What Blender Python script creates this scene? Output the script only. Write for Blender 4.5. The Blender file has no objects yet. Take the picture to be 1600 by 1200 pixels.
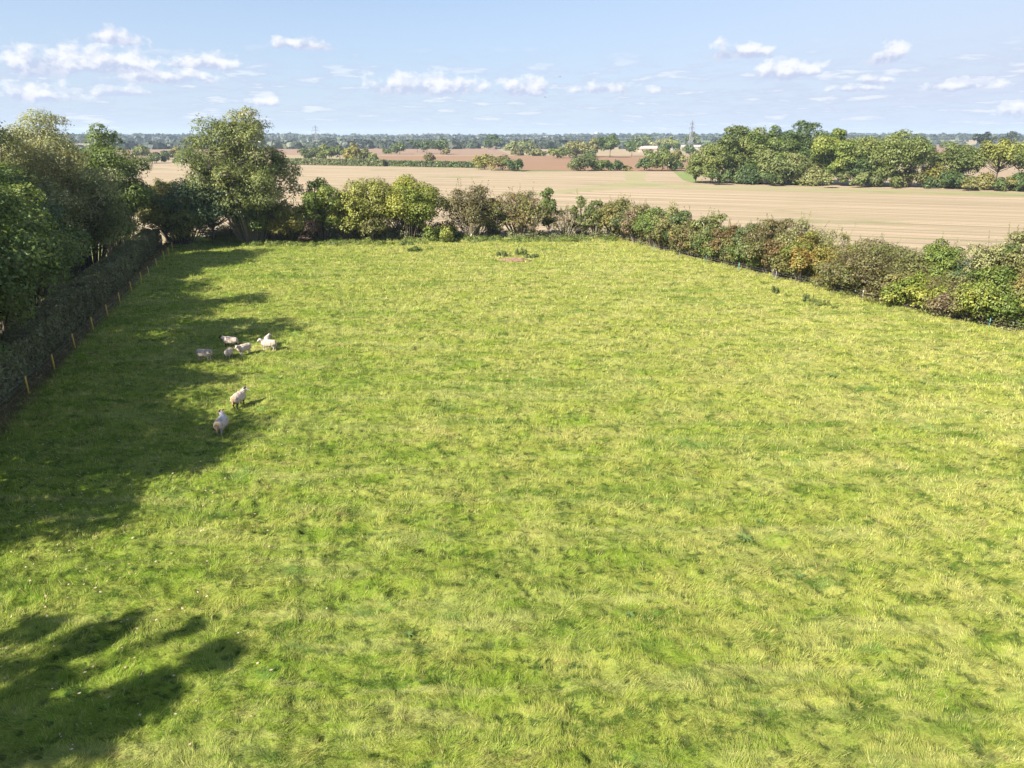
import bpy, bmesh, math, random
import numpy as np
from mathutils import Vector, Matrix

S = bpy.context.scene
C = S.collection
# ------------------------------------------------------------------ camera
CAM_H = 16.0
PITCH = math.atan(385.0 / 1066.7)
cam = bpy.data.cameras.new('camera'); cam.lens = 24; cam.sensor_width = 36
cam.clip_start = 0.1; cam.clip_end = 20000
co = bpy.data.objects.new('camera', cam); C.objects.link(co); S.camera = co
co.location = (0, 0, CAM_H); co.rotation_euler = (math.pi / 2 - PITCH, 0, 0)
F = 1066.7
cp, sp_ = math.cos(PITCH), math.sin(PITCH)

def G(px, py, z=0.0):
    """ground point seen at a photo pixel"""
    u = (px - 800) / F; v = (py - 600) / F
    dx, dy, dz = u, cp - v * sp_, -sp_ - v * cp
    t = (z - CAM_H) / dz
    return (dx * t, dy * t)

def ztop(y, py):
    v = (py - 600) / F
    return CAM_H + y * (sp_ + v * cp) / (v * sp_ - cp)

def depth(y, z=0.0):
    return y * cp - (z - CAM_H) * sp_

# ------------------------------------------------------------------ light
SUN_EL = math.radians(37.0)
SH = Vector((0.75, 0.66)).normalized()          # direction shadows fall
sd = Vector((-SH.x * math.cos(SUN_EL), -SH.y * math.cos(SUN_EL), math.sin(SUN_EL)))
sl = bpy.data.lights.new('sun', 'SUN'); sl.energy = 4.8; sl.angle = math.radians(0.53); sl.color = (1.0, 0.93, 0.82)
so = bpy.data.objects.new('sun', sl); C.objects.link(so)
so.rotation_euler = sd.to_track_quat('Z', 'Y').to_euler(); so.location = (-30, -30, 60)

S.view_settings.view_transform = 'Standard'
S.view_settings.look = 'None'
S.view_settings.exposure = 1.38
S.view_settings.gamma = 1.0
S.cycles.max_bounces = 8
S.cycles.diffuse_bounces = 3
S.cycles.transmission_bounces = 4
S.cycles.volume_bounces = 1

class NT:
    def __init__(s, tree): s.t = tree
    def n(s, typ, **kw):
        nd = s.t.nodes.new(typ)
        for k, v in kw.items(): setattr(nd, k, v)
        return nd
    def set(s, sock, v):
        if isinstance(v, bpy.types.NodeSocket): s.t.links.new(v, sock)
        else: sock.default_value = v
    def m(s, op, a, b=None, c=None, clamp=False):
        nd = s.n('ShaderNodeMath', operation=op, use_clamp=clamp)
        s.set(nd.inputs[0], a)
        if b is not None: s.set(nd.inputs[1], b)
        if c is not None: s.set(nd.inputs[2], c)
        return nd.outputs[0]
    def vm(s, op, a, b=None):
        nd = s.n('ShaderNodeVectorMath', operation=op)
        s.set(nd.inputs[0], a)
        if b is not None:
            if op == 'SCALE': s.set(nd.inputs[3], b)
            else: s.set(nd.inputs[1], b)
        return nd.outputs['Value'] if op in ('LENGTH', 'DOT_PRODUCT') else nd.outputs[0]
    def noise(s, vec, scale, detail=3, rough=0.55, lac=2.0, dist=0.0):
        nd = s.n('ShaderNodeTexNoise'); s.set(nd.inputs['Vector'], vec)
        nd.inputs['Scale'].default_value = scale; nd.inputs['Detail'].default_value = detail
        nd.inputs['Roughness'].default_value = rough; nd.inputs['Distortion'].default_value = dist
        return nd.outputs[0]
    def ramp(s, v, lo, hi, a=0.0, b=1.0, smooth=True):
        nd = s.n('ShaderNodeMapRange'); nd.interpolation_type = 'SMOOTHSTEP' if smooth else 'LINEAR'
        s.set(nd.inputs[0], v)
        for i, x in enumerate((lo, hi, a, b)): nd.inputs[i + 1].default_value = x
        return nd.outputs[0]
    def mix(s, f, a, b, blend='MIX'):
        nd = s.n('ShaderNodeMix', data_type='RGBA', blend_type=blend)
        s.set(nd.inputs[0], f)
        for i, x in ((6, a), (7, b)):
            s.set(nd.inputs[i], x if isinstance(x, bpy.types.NodeSocket) else (*x, 1.0))
        return nd.outputs[2]

w = bpy.data.worlds.new('World'); S.world = w; w.use_nodes = True
T = NT(w.node_tree)
for n_ in list(w.node_tree.nodes): w.node_tree.nodes.remove(n_)
sky = T.n('ShaderNodeTexSky', sky_type='NISHITA', sun_disc=False)
sky.sun_elevation = SUN_EL
sky.sun_rotation = math.atan2(sd.x, sd.y)
sky.altitude = 50; sky.air_density = 1.0; sky.dust_density = 0.6; sky.ozone_density = 1.6
tc = T.n('ShaderNodeTexCoord')
gen = tc.outputs['Generated']
sx = T.n('ShaderNodeSeparateXYZ'); T.set(sx.inputs[0], gen)
X_, Y_, Z_ = sx.outputs
az = T.m('ARCTAN2', X_, Y_)
hl = T.m('SQRT', T.m('ADD', T.m('MULTIPLY', X_, X_), T.m('MULTIPLY', Y_, Y_)))
el = T.m('DIVIDE', Z_, T.m('MAXIMUM', hl, 0.001))
cv = T.n('ShaderNodeCombineXYZ'); T.set(cv.inputs[0], az); T.set(cv.inputs[1], el)
P = cv.outputs[0]
def sky_dir(px, py):
    u = (px - 800) / F; v = (py - 600) / F
    x, y, z = u, cp - v * sp_, -sp_ - v * cp
    return math.atan2(x, y), z / math.hypot(x, y)
# cloud masses: centre x, centre y, half width, height above base, in degrees-like units of the sky
CL = [(178, 62, 34, 14), (475, 73, 44, 12), (68, 106, 46, 26), (175, 106, 58, 26), (262, 124, 70, 14), (318, 103, 48, 17),
      (622, 140, 42, 20), (690, 140, 62, 24), (820, 142, 44, 20), (955, 142, 52, 13), (1158, 86, 42, 17), (1232, 116, 42, 20),
      (1384, 90, 24, 20), (1505, 138, 42, 10), (60, 152, 48, 16), (1345, 140, 30, 7), (1368, 127, 20, 8), (410, 163, 22, 11), (1592, 178, 26, 18), (190, 148, 36, 10)]
warpn = T.n('ShaderNodeTexNoise'); T.set(warpn.inputs['Vector'], P); warpn.inputs['Scale'].default_value = 26; warpn.inputs['Detail'].default_value = 3
wv = T.vm('MULTIPLY', T.vm('SUBTRACT', warpn.outputs['Color'], (0.5, 0.5, 0.5)), (0.034, 0.008, 0))
PW = T.vm('ADD', P, wv)
best = None
for (cx, cy, hw, hh) in CL:
    a0, e0 = sky_dir(cx, cy)
    d = T.vm('SUBTRACT', PW, (a0, e0, 0))
    k1 = F / hw * 0.72; k2 = F / hh * 0.70
    v1 = T.vm('MULTIPLY', d, (k1, k2, 0)); v2 = T.vm('MULTIPLY', d, (-k1, -k2 * 2.6, 0))
    ln = T.vm('LENGTH', T.vm('MAXIMUM', v1, v2))
    dyn = T.m('MULTIPLY', T.m('SUBTRACT', el, e0), k2)
    if best is None: best, bdy = ln, dyn
    else:
        c_ = T.m('SUBTRACT', best, ln); w_ = T.ramp(c_, -0.25, 0.25)
        bdy = T.m('ADD', T.m('MULTIPLY', bdy, T.m('SUBTRACT', 1.0, w_)), T.m('MULTIPLY', dyn, w_))
        best = T.m('SMOOTH_MIN', best, ln, 0.25)
fine = T.noise(T.vm('MULTIPLY', P, (1.0, 1.25, 1.0)), 44, 7, 0.56)
fine_up = T.noise(T.vm('MULTIPLY', T.vm('ADD', P, (-0.004, 0.006, 0)), (1.0, 1.25, 1.0)), 44, 5, 0.56)
dens_a = T.m('ADD', T.m('SUBTRACT', 1.0, best), T.m('MULTIPLY', T.m('SUBTRACT', fine, 0.52), 1.9))
alpha_a = T.ramp(dens_a, 0.08, 0.60)
# broken small cumulus seen edge-on toward the horizon
pz = T.m('MAXIMUM', el, 0.004)
pl = T.n('ShaderNodeCombineXYZ')
T.set(pl.inputs[0], T.m('MULTIPLY', az, 13.0)); T.set(pl.inputs[1], T.m('MULTIPLY', T.m('POWER', pz, 0.55), 42.0))
nb = T.noise(pl.outputs[0], 1.25, 5, 0.6)
covb = T.m('MULTIPLY', T.ramp(el, 0.125, 0.06), T.ramp(el, -0.005, 0.02))
alpha_b = T.m('MULTIPLY', T.ramp(nb, 0.42, 0.60), covb)
al = T.m('MAXIMUM', alpha_a, T.m('MULTIPLY', alpha_b, 0.58))
lit = T.ramp(T.m('SUBTRACT', fine, fine_up), -0.10, 0.10)
thick = T.ramp(dens_a, 0.3, 0.95)
litb = T.ramp(nb, 0.54, 0.66)
lit2 = T.m('ADD', T.m('MULTIPLY', T.ramp(T.m('ADD', bdy, T.m('MULTIPLY', T.m('SUBTRACT', fine, .5), 1.2)), -0.12, 0.38), 0.80), T.m('MULTIPLY', T.m('SUBTRACT', lit, 0.4), 0.42), clamp=True)
lit3 = T.mix(T.ramp(alpha_a, 0.02, 0.3), litb, lit2)
K = 1.0
ccol = T.mix(lit3, (0.222, 0.248, 0.325), (0.385, 0.387, 0.402))
skycol = T.vm('MULTIPLY', T.vm('SCALE', sky.outputs[0], 0.060), (0.62, 0.84, 1.06))
# high thin veil: gives the pale milky blue of the photograph
veil = T.m('ADD', T.ramp(el, 0.34, 0.0, 0.16, 0.86, smooth=False), T.ramp(az, -0.25, 0.75, 0.0, 0.30), clamp=True)
skyv = T.mix(veil, skycol, (0.258, 0.292, 0.355))
tot = T.mix(T.m('MULTIPLY', al, 0.93), skyv, ccol)
bg = T.n('ShaderNodeBackground'); T.set(bg.inputs[0], tot); bg.inputs[1].default_value = 1.0
wo = T.n('ShaderNodeOutputWorld'); w.node_tree.links.new(bg.outputs[0], wo.inputs[0])
w.cycles.sampling_method = 'MANUAL'; w.cycles.sample_map_resolution = 512

# ------------------------------------------------------------------ helpers
def hash2(ix, iy, seed):
    h = (ix.astype(np.int64) * 374761393 + iy.astype(np.int64) * 668265263 + seed * 982451653) & 0xffffffff
    h = ((h ^ (h >> 13)) * 1274126177) & 0xffffffff
    h = ((h ^ (h >> 16)) * 2246822519) & 0xffffffff
    return ((h ^ (h >> 15)) & 0xffff) / 65535.0
def vn(x, y, seed=0):
    ix = np.floor(x); iy = np.floor(y); fx = x - ix; fy = y - iy
    fx = fx * fx * (3 - 2 * fx); fy = fy * fy * (3 - 2 * fy)
    a = hash2(ix, iy, seed); b = hash2(ix + 1, iy, seed); c = hash2(ix, iy + 1, seed); d = hash2(ix + 1, iy + 1, seed)
    return (a * (1 - fx) + b * fx) * (1 - fy) + (c * (1 - fx) + d * fx) * fy
def fbm(x, y, seed=0, o=3):
    s = 0; a = 0.5; t = 0
    for i in range(o):
        s = s + a * vn(x * 2 ** i + 17.3 * i, y * 2 ** i - 9.1 * i, seed + i); t += a; a *= 0.5
    return s / t
def vn3(p, seed=0):
    return (vn(p[:, 0] + 31.7 * np.floor(p[:, 2]), p[:, 1], seed) * (1 - (p[:, 2] % 1)) +
            vn(p[:, 0] + 31.7 * (np.floor(p[:, 2]) + 1), p[:, 1], seed) * (p[:, 2] % 1))

def tag(o, label=None, cat=None, group=None, kind=None):
    if label: o['label'] = label
    if cat: o['category'] = cat
    if group: o['group'] = group
    if kind: o['kind'] = kind
    return o
def empty(name, loc, rz=0.0):
    o = bpy.data.objects.new(name, None); C.objects.link(o); o.location = loc; o.rotation_euler = (0, 0, rz)
    o.empty_display_size = 0.3
    return o
def link(name, me, mat=None, parent=None, loc=None):
    o = bpy.data.objects.new(name, me); C.objects.link(o)
    if mat is not None:
        for mm in (mat if isinstance(mat, (list, tuple)) else [mat]): me.materials.append(mm)
    if parent: o.parent = parent
    if loc: o.location = loc
    return o
def npmesh(name, V, Fc, n, attrs=None):
    """V (k,3) float, Fc (m,n) int faces all with n corners"""
    me = bpy.data.meshes.new(name)
    m = len(Fc)
    me.vertices.add(len(V)); me.vertices.foreach_set('co', np.ascontiguousarray(V, dtype=np.float32).ravel())
    me.loops.add(m * n); me.loops.foreach_set('vertex_index', np.ascontiguousarray(Fc, dtype=np.int32).ravel())
    me.polygons.add(m); me.polygons.foreach_set('loop_start', np.arange(0, m * n, n, dtype=np.int32))
    try: me.polygons.foreach_set('loop_total', np.full(m, n, dtype=np.int32))
    except Exception: pass
    me.update(calc_edges=True)
    for k, a in (attrs or {}).items():
        at = me.attributes.new(k, 'FLOAT', 'FACE'); at.data.foreach_set('value', np.ascontiguousarray(a, dtype=np.float32))
    return me
class MB:
    def __init__(s): s.v = []; s.f = []
    def box(s, c, d, rz=0.0):
        i = len(s.v); cr, sr = math.cos(rz), math.sin(rz)
        for z in (-.5, .5):
            for x, y in ((-.5, -.5), (.5, -.5), (.5, .5), (-.5, .5)):
                X, Y = x * d[0], y * d[1]
                s.v.append((c[0] + X * cr - Y * sr, c[1] + X * sr + Y * cr, c[2] + z * d[2]))
        for q in ((0, 3, 2, 1), (4, 5, 6, 7), (0, 1, 5, 4), (1, 2, 6, 5), (2, 3, 7, 6), (3, 0, 4, 7)): s.f.append(tuple(i + k for k in q))
    def tube(s, pts, rad, n=6, cap=True):
        pts = [Vector(p) for p in pts]; base = len(s.v)
        for k, p in enumerate(pts):
            a = pts[max(k - 1, 0)]; b = pts[min(k + 1, len(pts) - 1)]
            t = (b - a); t = t.normalized() if t.length > 1e-6 else Vector((0, 0, 1))
            u = t.cross(Vector((0, 0, 1)) if abs(t.z) < 0.9 else Vector((1, 0, 0))).normalized(); v = t.cross(u)
            r = rad[k] if isinstance(rad, (list, tuple)) else rad
            for j in range(n):
                an = 2 * math.pi * j / n
                q = p + (u * math.cos(an) + v * math.sin(an)) * r
                s.v.append((q.x, q.y, q.z))
        for k in range(len(pts) - 1):
            for j in range(n):
                a = base + k * n + j; b = base + k * n + (j + 1) % n
                s.f.append((a, b, b + n, a + n))
        if cap:
            s.f.append(tuple(base + j for j in range(n))[::-1]); s.f.append(tuple(base + (len(pts) - 1) * n + j for j in range(n)))
    def face(s, pts):
        i = len(s.v); s.v += [tuple(p) for p in pts]; s.f.append(tuple(range(i, i + len(pts))))
    def build(s, name, mat, parent=None, smooth=False):
        me = bpy.data.meshes.new(name); me.from_pydata(s.v, [], s.f); me.update()
        if smooth:
            for p in me.polygons: p.use_smooth = True
        return link(name, me, mat, parent)

def newmat(name):
    mt = bpy.data.materials.new(name); mt.use_nodes = True
    t = NT(mt.node_tree)
    for n_ in list(mt.node_tree.nodes): mt.node_tree.nodes.remove(n_)
    out = t.n('ShaderNodeOutputMaterial')
    return mt, t, out
def simple(name, c1, c2=None, scale=3.0, rough=0.8, spec=0.2, coord='Object'):
    mt, t, out = newmat(name)
    b = t.n('ShaderNodeBsdfPrincipled'); b.inputs['Roughness'].default_value = rough
    b.inputs['Specular IOR Level'].default_value = spec
    tcn = t.n('ShaderNodeTexCoord')
    f = t.ramp(t.noise(tcn.outputs[coord], scale, 4, 0.6), 0.35, 0.65)
    t.set(b.inputs['Base Color'], t.mix(f, c1, c2 or tuple(x * 0.7 for x in c1)))
    t.t.links.new(b.outputs[0], out.inputs[0])
    return mt
LEAFM = {}
def leaf(name, c1, c2, c3=None, thr=0.8, transl=0.28):
    """c1/c2 vary over the crown, c3 is an accent tone on some sprays"""
    mt, t, out = newmat('leaves_' + name)
    wm = lambda c: (c[0] * (1.22 if c[1] > c[0] * 1.1 else 1.0), c[1], c[2] * 0.95)
    c1, c2 = wm(c1), wm(c2); c3 = wm(c3) if c3 else None
    a1 = t.n('ShaderNodeAttribute', attribute_name='lobe').outputs['Fac']
    a2 = t.n('ShaderNodeAttribute', attribute_name='rnd').outputs['Fac']
    g = t.n('ShaderNodeNewGeometry')
    nz = t.noise(g.outputs['Position'], 0.45, 3)
    f = t.ramp(t.m('ADD', t.m('MULTIPLY', a1, 0.5), t.m('MULTIPLY', nz, 0.6)), 0.3, 0.8)
    c = t.mix(f, c1, c2)
    if c3:
        nz2 = t.noise(g.outputs['Position'], 0.9, 2)
        ff = t.ramp(t.m('ADD', t.m('MULTIPLY', a1, 0.55), t.m('ADD', t.m('MULTIPLY', nz2, 0.5), t.m('MULTIPLY', a2, 0.2))), thr - 0.06, thr + 0.08)
        c = t.mix(ff, c, c3)
    c = t.mix(1.0, c, t.n('ShaderNodeCombineColor').outputs[0], 'MULTIPLY') if False else c
    hs = t.n('ShaderNodeHueSaturation'); t.set(hs.inputs['Color'], c)
    t.set(hs.inputs['Value'], t.m('ADD', 0.82, t.m('ADD', t.m('MULTIPLY', a2, 0.6), t.m('MULTIPLY', a1, 0.25))))
    t.set(hs.inputs['Hue'], t.m('ADD', 0.485, t.m('MULTIPLY', a2, 0.03)))
    b = t.n('ShaderNodeBsdfPrincipled'); t.set(b.inputs['Base Color'], hs.outputs[0])
    b.inputs['Roughness'].default_value = 0.5; b.inputs['Specular IOR Level'].default_value = 0.35
    tr = t.n('ShaderNodeBsdfTranslucent'); t.set(tr.inputs[0], t.mix(1.0, hs.outputs[0], (1.15, 1.1, 0.5), 'MULTIPLY'))
    ms = t.n('ShaderNodeMixShader'); ms.inputs[0].default_value = transl
    t.t.links.new(b.outputs[0], ms.inputs[1]); t.t.links.new(tr.outputs[0], ms.inputs[2]); t.t.links.new(ms.outputs[0], out.inputs[0])
    LEAFM[name] = mt
leaf('dark', (.045, .085, .028), (.075, .125, .040))
leaf('darkblue', (.045, .085, .042), (.075, .125, .052), (.11, .16, .05), .95)
leaf('mid', (.065, .115, .028), (.105, .165, .040), (.17, .21, .05), .95)
leaf('oak', (.080, .125, .035), (.125, .175, .050), (.20, .20, .06), .92)
leaf('bright', (.085, .145, .030), (.140, .205, .045), (.21, .24, .05), .85)
leaf('yellowgreen', (.145, .180, .040), (.22, .235, .055), (.29, .27, .06), .92)
leaf('maple', (.115, .175, .030), (.19, .235, .045), (.28, .28, .05), .95)
leaf('amber', (.19, .18, .045), (.28, .23, .055), (.12, .15, .04), .72)
leaf('ash', (.080, .125, .040), (.130, .180, .060), (.26, .23, .11), .9)
leaf('ashgreen', (.085, .130, .045), (.14, .185, .062), (.20, .19, .09), .9)
leaf('silver', (.175, .205, .095), (.26, .285, .135), (.30, .30, .06), .95)
leaf('olive', (.115, .120, .040), (.18, .17, .058), (.23, .16, .06), .88)
leaf('brown', (.125, .105, .045), (.18, .140, .060), (.10, .13, .04), .62)
leaf('rust', (.15, .105, .045), (.21, .140, .065), (.11, .13, .04), .66)
leaf('red', (.17, .10, .06), (.23, .12, .075), (.10, .13, .04), .62)
leaf('orange', (.15, .165, .035), (.19, .18, .04), (.25, .145, .045), .70)
leaf('pale', (.15, .17, .065), (.23, .235, .10), (.30, .26, .14), .9)
leaf('pink', (.18, .13, .085), (.24, .175, .115), (.12, .14, .05), .66)
leaf('copper', (.060, .035, .030), (.10, .062, .045), (.06, .07, .03), .92)
leaf('hedge', (.11, .135, .068), (.175, .185, .095), (.10, .11, .045), .95)
leaf('hedgemid', (.075, .115, .045), (.11, .155, .06))
leaf('nettle', (.095, .155, .035), (.145, .205, .05), (.09, .14, .05), .8)
leaf('weed', (.085, .135, .045), (.125, .18, .055))
leaf('far', (.022, .038, .028), (.040, .060, .034), (.08, .085, .04), .94, transl=0.15)
BARK = simple('bark', (.16, .13, .10), (.08, .065, .05), 6)
BARKP = simple('pale_bark', (.36, .31, .23), (.20, .17, .12), 6)
BARKW = simple('bleached_wood', (.52, .47, .40), (.36, .31, .25), 8)

# ------------------------------------------------------------------ foliage
def leaves_mesh(rs, lobes, n, s, ground=0.05, flat=0.0, gap=0.38, gscale=0.9, seed=0):
    """lobes: list of (centre, radii, rnd); n leaf sprays of size s on their shells"""
    cen = np.array([l[0] for l in lobes]); rad = np.array([l[1] for l in lobes]); lr = np.array([l[2] for l in lobes])
    area = (rad[:, 0] * rad[:, 2]); pr = area / area.sum()
    N = int(n / max(0.2, 1 - gap))
    k = rs.choice(len(lobes), N, p=pr)
    d = rs.normal(size=(N, 3)); d[:, 2] += 0.25; d /= np.linalg.norm(d, axis=1)[:, None]
    r = 1.0 - 0.42 * rs.rand(N) ** 1.5 + 0.16 * rs.normal(size=N) * (rs.rand(N) < 0.35)
    p = cen[k] + d * rad[k] * r[:, None]
    # gaps
    gn = 0.6 * vn3(p * gscale + 50, seed) + 0.4 * vn3(p * gscale * 2.3 + 9, seed + 5)
    keep = (gn > gap * 0.95 + 0.02 * rs.normal(size=N)) & (p[:, 2] > ground) & ((d[:, 2] > -0.25) | (rs.rand(N) < 0.3))
    p = p[keep]; d = d[keep]; k = k[keep]; N = len(p)
    nrm = d * 0.95 + rs.normal(size=(N, 3)) * 0.42; nrm[:, 2] += 0.35
    nrm /= np.linalg.norm(nrm, axis=1)[:, None]
    a = rs.normal(size=(N, 3)); t = np.cross(nrm, a); t /= np.linalg.norm(t, axis=1)[:, None] + 1e-9
    b = np.cross(nrm, t)
    sz = s * (0.6 + 0.8 * rs.rand(N))[:, None]
    droop = nrm * sz * 0.22
    v0 = p - t * sz * 0.75; v1 = p + b * sz * 0.42 + droop; v2 = p + t * sz * 0.75; v3 = p - b * sz * 0.42 + droop
    V = np.stack([v0, v1, v2, v3], 1).reshape(-1, 3)
    Fc = np.arange(N * 4).reshape(N, 4)
    return V, Fc, {'rnd': rs.rand(N), 'lobe': lr[k]}

def crown_lobes(rs, W, z0, z1, n, shape='round', lrad=0.19):
    """main leaf masses carried by the limbs, each made of smaller lobes"""
    out = []
    a = W / 2 * 1.08; zc = (z0 + z1) / 2; b = (z1 - z0) / 2
    nm = max(5, min(13, int(n / 5))); ks = max(3, int(n / nm))
    for i in range(nm):
        g = (i + 0.5) / nm; zz = 1 - 2 * g; ph = i * 2.39996 + rs.rand() * 1.1
        zz = max(-1, min(1, zz + 0.3 * (rs.rand() - 0.5)))
        if i == 0: zz = 1.0
        rr = math.sqrt(max(0.02, 1 - zz * zz))
        mr = W * (0.17 + 0.12 * rs.rand()) * (0.85 if i == 0 else 1); mr = min(mr, b * 0.75)
        if shape == 'shrub': rr = math.sqrt(max(0.02, 1 - max(zz, 0) ** 2))
        if shape == 'spread': rr *= (1.10 if zz < -0.1 else 0.90)
        if shape == 'cone': rr *= (0.95 - 0.55 * zz) * 0.8
        en = 0.62 + 0.55 * rs.rand()
        c = np.array((math.cos(ph) * (a - mr * .8) * rr * en, math.sin(ph) * (a - mr * .8) * rr * en, zc + zz * max(b - mr * .9, b * .25) * (1.0 if zz > .8 else 0.72 + .3 * rs.rand())))
        q = rs.rand()
        for j in range(ks):
            d = rs.normal(size=3); d[2] += 0.3; d /= np.linalg.norm(d)
            sr = mr * (0.36 + 0.34 * rs.rand()) * (lrad / 0.15)
            o = c + d * mr * (0.62 + 0.42 * rs.rand()) * np.array((1, 1, .8))
            out.append((tuple(o), (sr * (0.85 + .4 * rs.rand()), sr * (0.85 + .4 * rs.rand()), sr * (.62 + .25 * rs.rand())), min(1, max(0, q * .7 + .3 * rs.rand()))))
        out.append((tuple(c), (mr * .8, mr * .8, mr * .7), q))
    for i in range(3):
        rad = W * 0.17
        out.append(((a * .3 * (rs.rand() - .5), a * .3 * (rs.rand() - .5), zc + b * 0.8 * (rs.rand() - .6)), (rad, rad, rad), rs.rand()))
    return out

CNT = [0]
def tree(name, label, cat, px, base, top, wpx, style, shape='round', z0=0.22, dens=1.0, gap=0.36, nl=None, bark=None,
         group=None, back=0.0, twigs=False, loc=None, H=None, W=None, lrad=0.19, leafk=1.0, lean=(0, 0), shoots=None):
    CNT[0] += 1; seed = CNT[0] * 7 + 3
    rs = np.random.RandomState(seed)
    if loc is None:
        x, y = G(px, base)
        if back:
            r = math.hypot(x, y); x *= (r + back) / r; y *= (r + back) / r
    else: x, y = loc
    if H is None: H = ztop(y, top)
    D = depth(y, H / 2)
    if W is None: W = wpx / F * D * (1.12 if D > 200 else 1.2)
    H = max(H, 0.6)
    root = tag(empty(name, (x, y, 0.0), 0), label, cat, group)
    dist = math.hypot(x, y)
    s = max(0.14, D * 0.0019) * leafk
    zc0 = H * z0
    if shoots is None: shoots = (60 if twigs else 22) if dist < 160 and H < 9 and z0 < .12 else 0
    if nl is not None and dist < 330: nl = int(nl * 2.0); lrad *= 0.82
    if nl is None: nl = 34 if dist < 160 else (22 if dist < 300 else 10)
    lobes = crown_lobes(rs, W, zc0, H, nl, shape, lrad if dist < 300 else lrad * 1.25)
    lobes = [((c[0] + lean[0] * c[2] / H, c[1] + lean[1] * c[2] / H, c[2]), r, q) for c, r, q in lobes]
    A = math.pi * W * max(H - zc0, W * 0.5)
    gap = gap + (0.07 if z0 > 0.12 else 0.02)
    n = int(2.7 * dens * A / (s * s))
    n = max(150, min(n, 90000))
    V, Fc, at = leaves_mesh(rs, lobes, n, s, ground=0.1, gap=gap, gscale=(1.5 / max(1.2, W * 0.12)), seed=seed)
    shl = []
    if shoots:
        sh = []
        for _ in range(int(shoots)):
            c, r_, q_ = lobes[rs.randint(len(lobes))]
            if c[2] < H * 0.5: continue
            a_ = rs.rand() * 6.283; b0 = np.array(c) + np.array([math.cos(a_) * r_[0] * .7, math.sin(a_) * r_[1] * .7, r_[2] * .6]); ln2 = H * (0.08 + 0.16 * rs.rand())
            dr = np.array([math.cos(a_) * .35, math.sin(a_) * .35, 1.0]) + rs.normal(size=3) * .15
            sh.append(b0 + dr * ln2 * rs.rand(16)[:, None] + rs.normal(size=(16, 3)) * s * .45); shl.append((b0 - dr * ln2 * .4, b0 + dr * ln2))
        if sh:
            p = np.concatenate(sh); k2 = len(p); nr = rs.normal(size=(k2, 3)); nr /= np.linalg.norm(nr, axis=1)[:, None]
            t1 = np.cross(nr, rs.normal(size=(k2, 3))); t1 /= np.linalg.norm(t1, axis=1)[:, None]; t2 = np.cross(nr, t1); sz = s * (.4 + .5 * rs.rand(k2))[:, None]
            V = np.concatenate([V, np.stack([p - t1 * sz * .75, p + t2 * sz * .45, p + t1 * sz * .75, p - t2 * sz * .45], 1).reshape(-1, 3)])
            Fc = np.arange(len(V)).reshape(-1, 4); at = {'rnd': np.concatenate([at['rnd'], rs.rand(k2)]), 'lobe': np.concatenate([at['lobe'], rs.rand(k2) * .5 + .5])}
    me = npmesh('crown', V, Fc, 4, at)
    link('crown' if z0 > 0.12 else 'foliage', me, LEAFM[style], root)
    # wood
    mb = MB(); bm_ = bark or BARK
    sides = 7 if dist < 160 else 5
    for e0, e1 in shl: mb.tube([e0, e1], [.022, .008], 3, cap=False)
    if z0 > 0.12 and H > 3.5:
        tr = max(0.06, H * 0.021)
        tt = zc0 + (H - zc0) * 0.62
        pts = []; wob = rs.normal(size=(6, 2)) * 0.02 * H
        for i in range(6):
            f_ = i / 5
            pts.append((wob[i][0] * f_ + lean[0] * f_ * .6, wob[i][1] * f_ + lean[1] * f_ * .6, -0.1 + tt * f_))
        mb.tube(pts, [tr * (1.35 if i == 0 else 1) * (1 - 0.75 * i / 5) for i in range(6)], sides)
        nm = len(lobes) if dist < 300 else 5
        for c, r, q in lobes[:nm]:
            f_ = min(0.95, max(0.22, (c[2] / H) * 0.62 + 0.1 * rs.rand())); k = min(4, int(f_ * 5)); u = f_ * 5 - k
            st = Vector(pts[k]).lerp(Vector(pts[k + 1]), u); c = Vector(c)
            mid = st.lerp(c, 0.5) + Vector((0, 0, -0.04 * H + 0.05 * H * rs.rand()))
            rr = tr * 0.42 * (1 - 0.5 * f_)
            mb.tube([st, mid, c], [rr, rr * .6, rr * .25], 5 if dist < 160 else 4, cap=False)
            if dist < 160:
                for _ in range(9 if twigs else 3):
                    dd = Vector(rs.normal(size=3)).normalized(); dd.z = abs(dd.z) * 0.8
                    e = c + Vector((dd.x * r[0], dd.y * r[1], dd.z * r[2])) * (1.12 if twigs else 0.9)
                    s0 = mid.lerp(c, 0.4 + 0.6 * rs.rand())
                    mb.tube([s0, s0.lerp(e, .5) + Vector(rs.normal(size=3)) * 0.08 * r[0], e], [rr * .3, rr * .18, 0.008], 3, cap=False)
        mb.build('trunk', bm_, root, True)
    else:
        tr = max(0.02, min(0.09, H * 0.014))
        for c, r, q in (lobes if dist < 160 else lobes[:4]):
            c = Vector(c); st = Vector((c.x * 0.25, c.y * 0.25, -0.05))
            mid = st.lerp(c, 0.5) + Vector((0, 0, 0.1 * H))
            mb.tube([st, mid, c], [tr, tr * .7, tr * .35], 4, cap=False)
            if dist < 160:
                for _ in range(8 if twigs else 2):
                    dd = Vector(rs.normal(size=3)).normalized(); dd.z = abs(dd.z)
                    e = c + Vector((dd.x * r[0], dd.y * r[1], dd.z * r[2])) * (1.25 if twigs else 1.05)
                    mb.tube([c, e], [tr * .35, 0.007], 3, cap=False)
        mb.build('stem', bm_, root, True)
    return root

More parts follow.
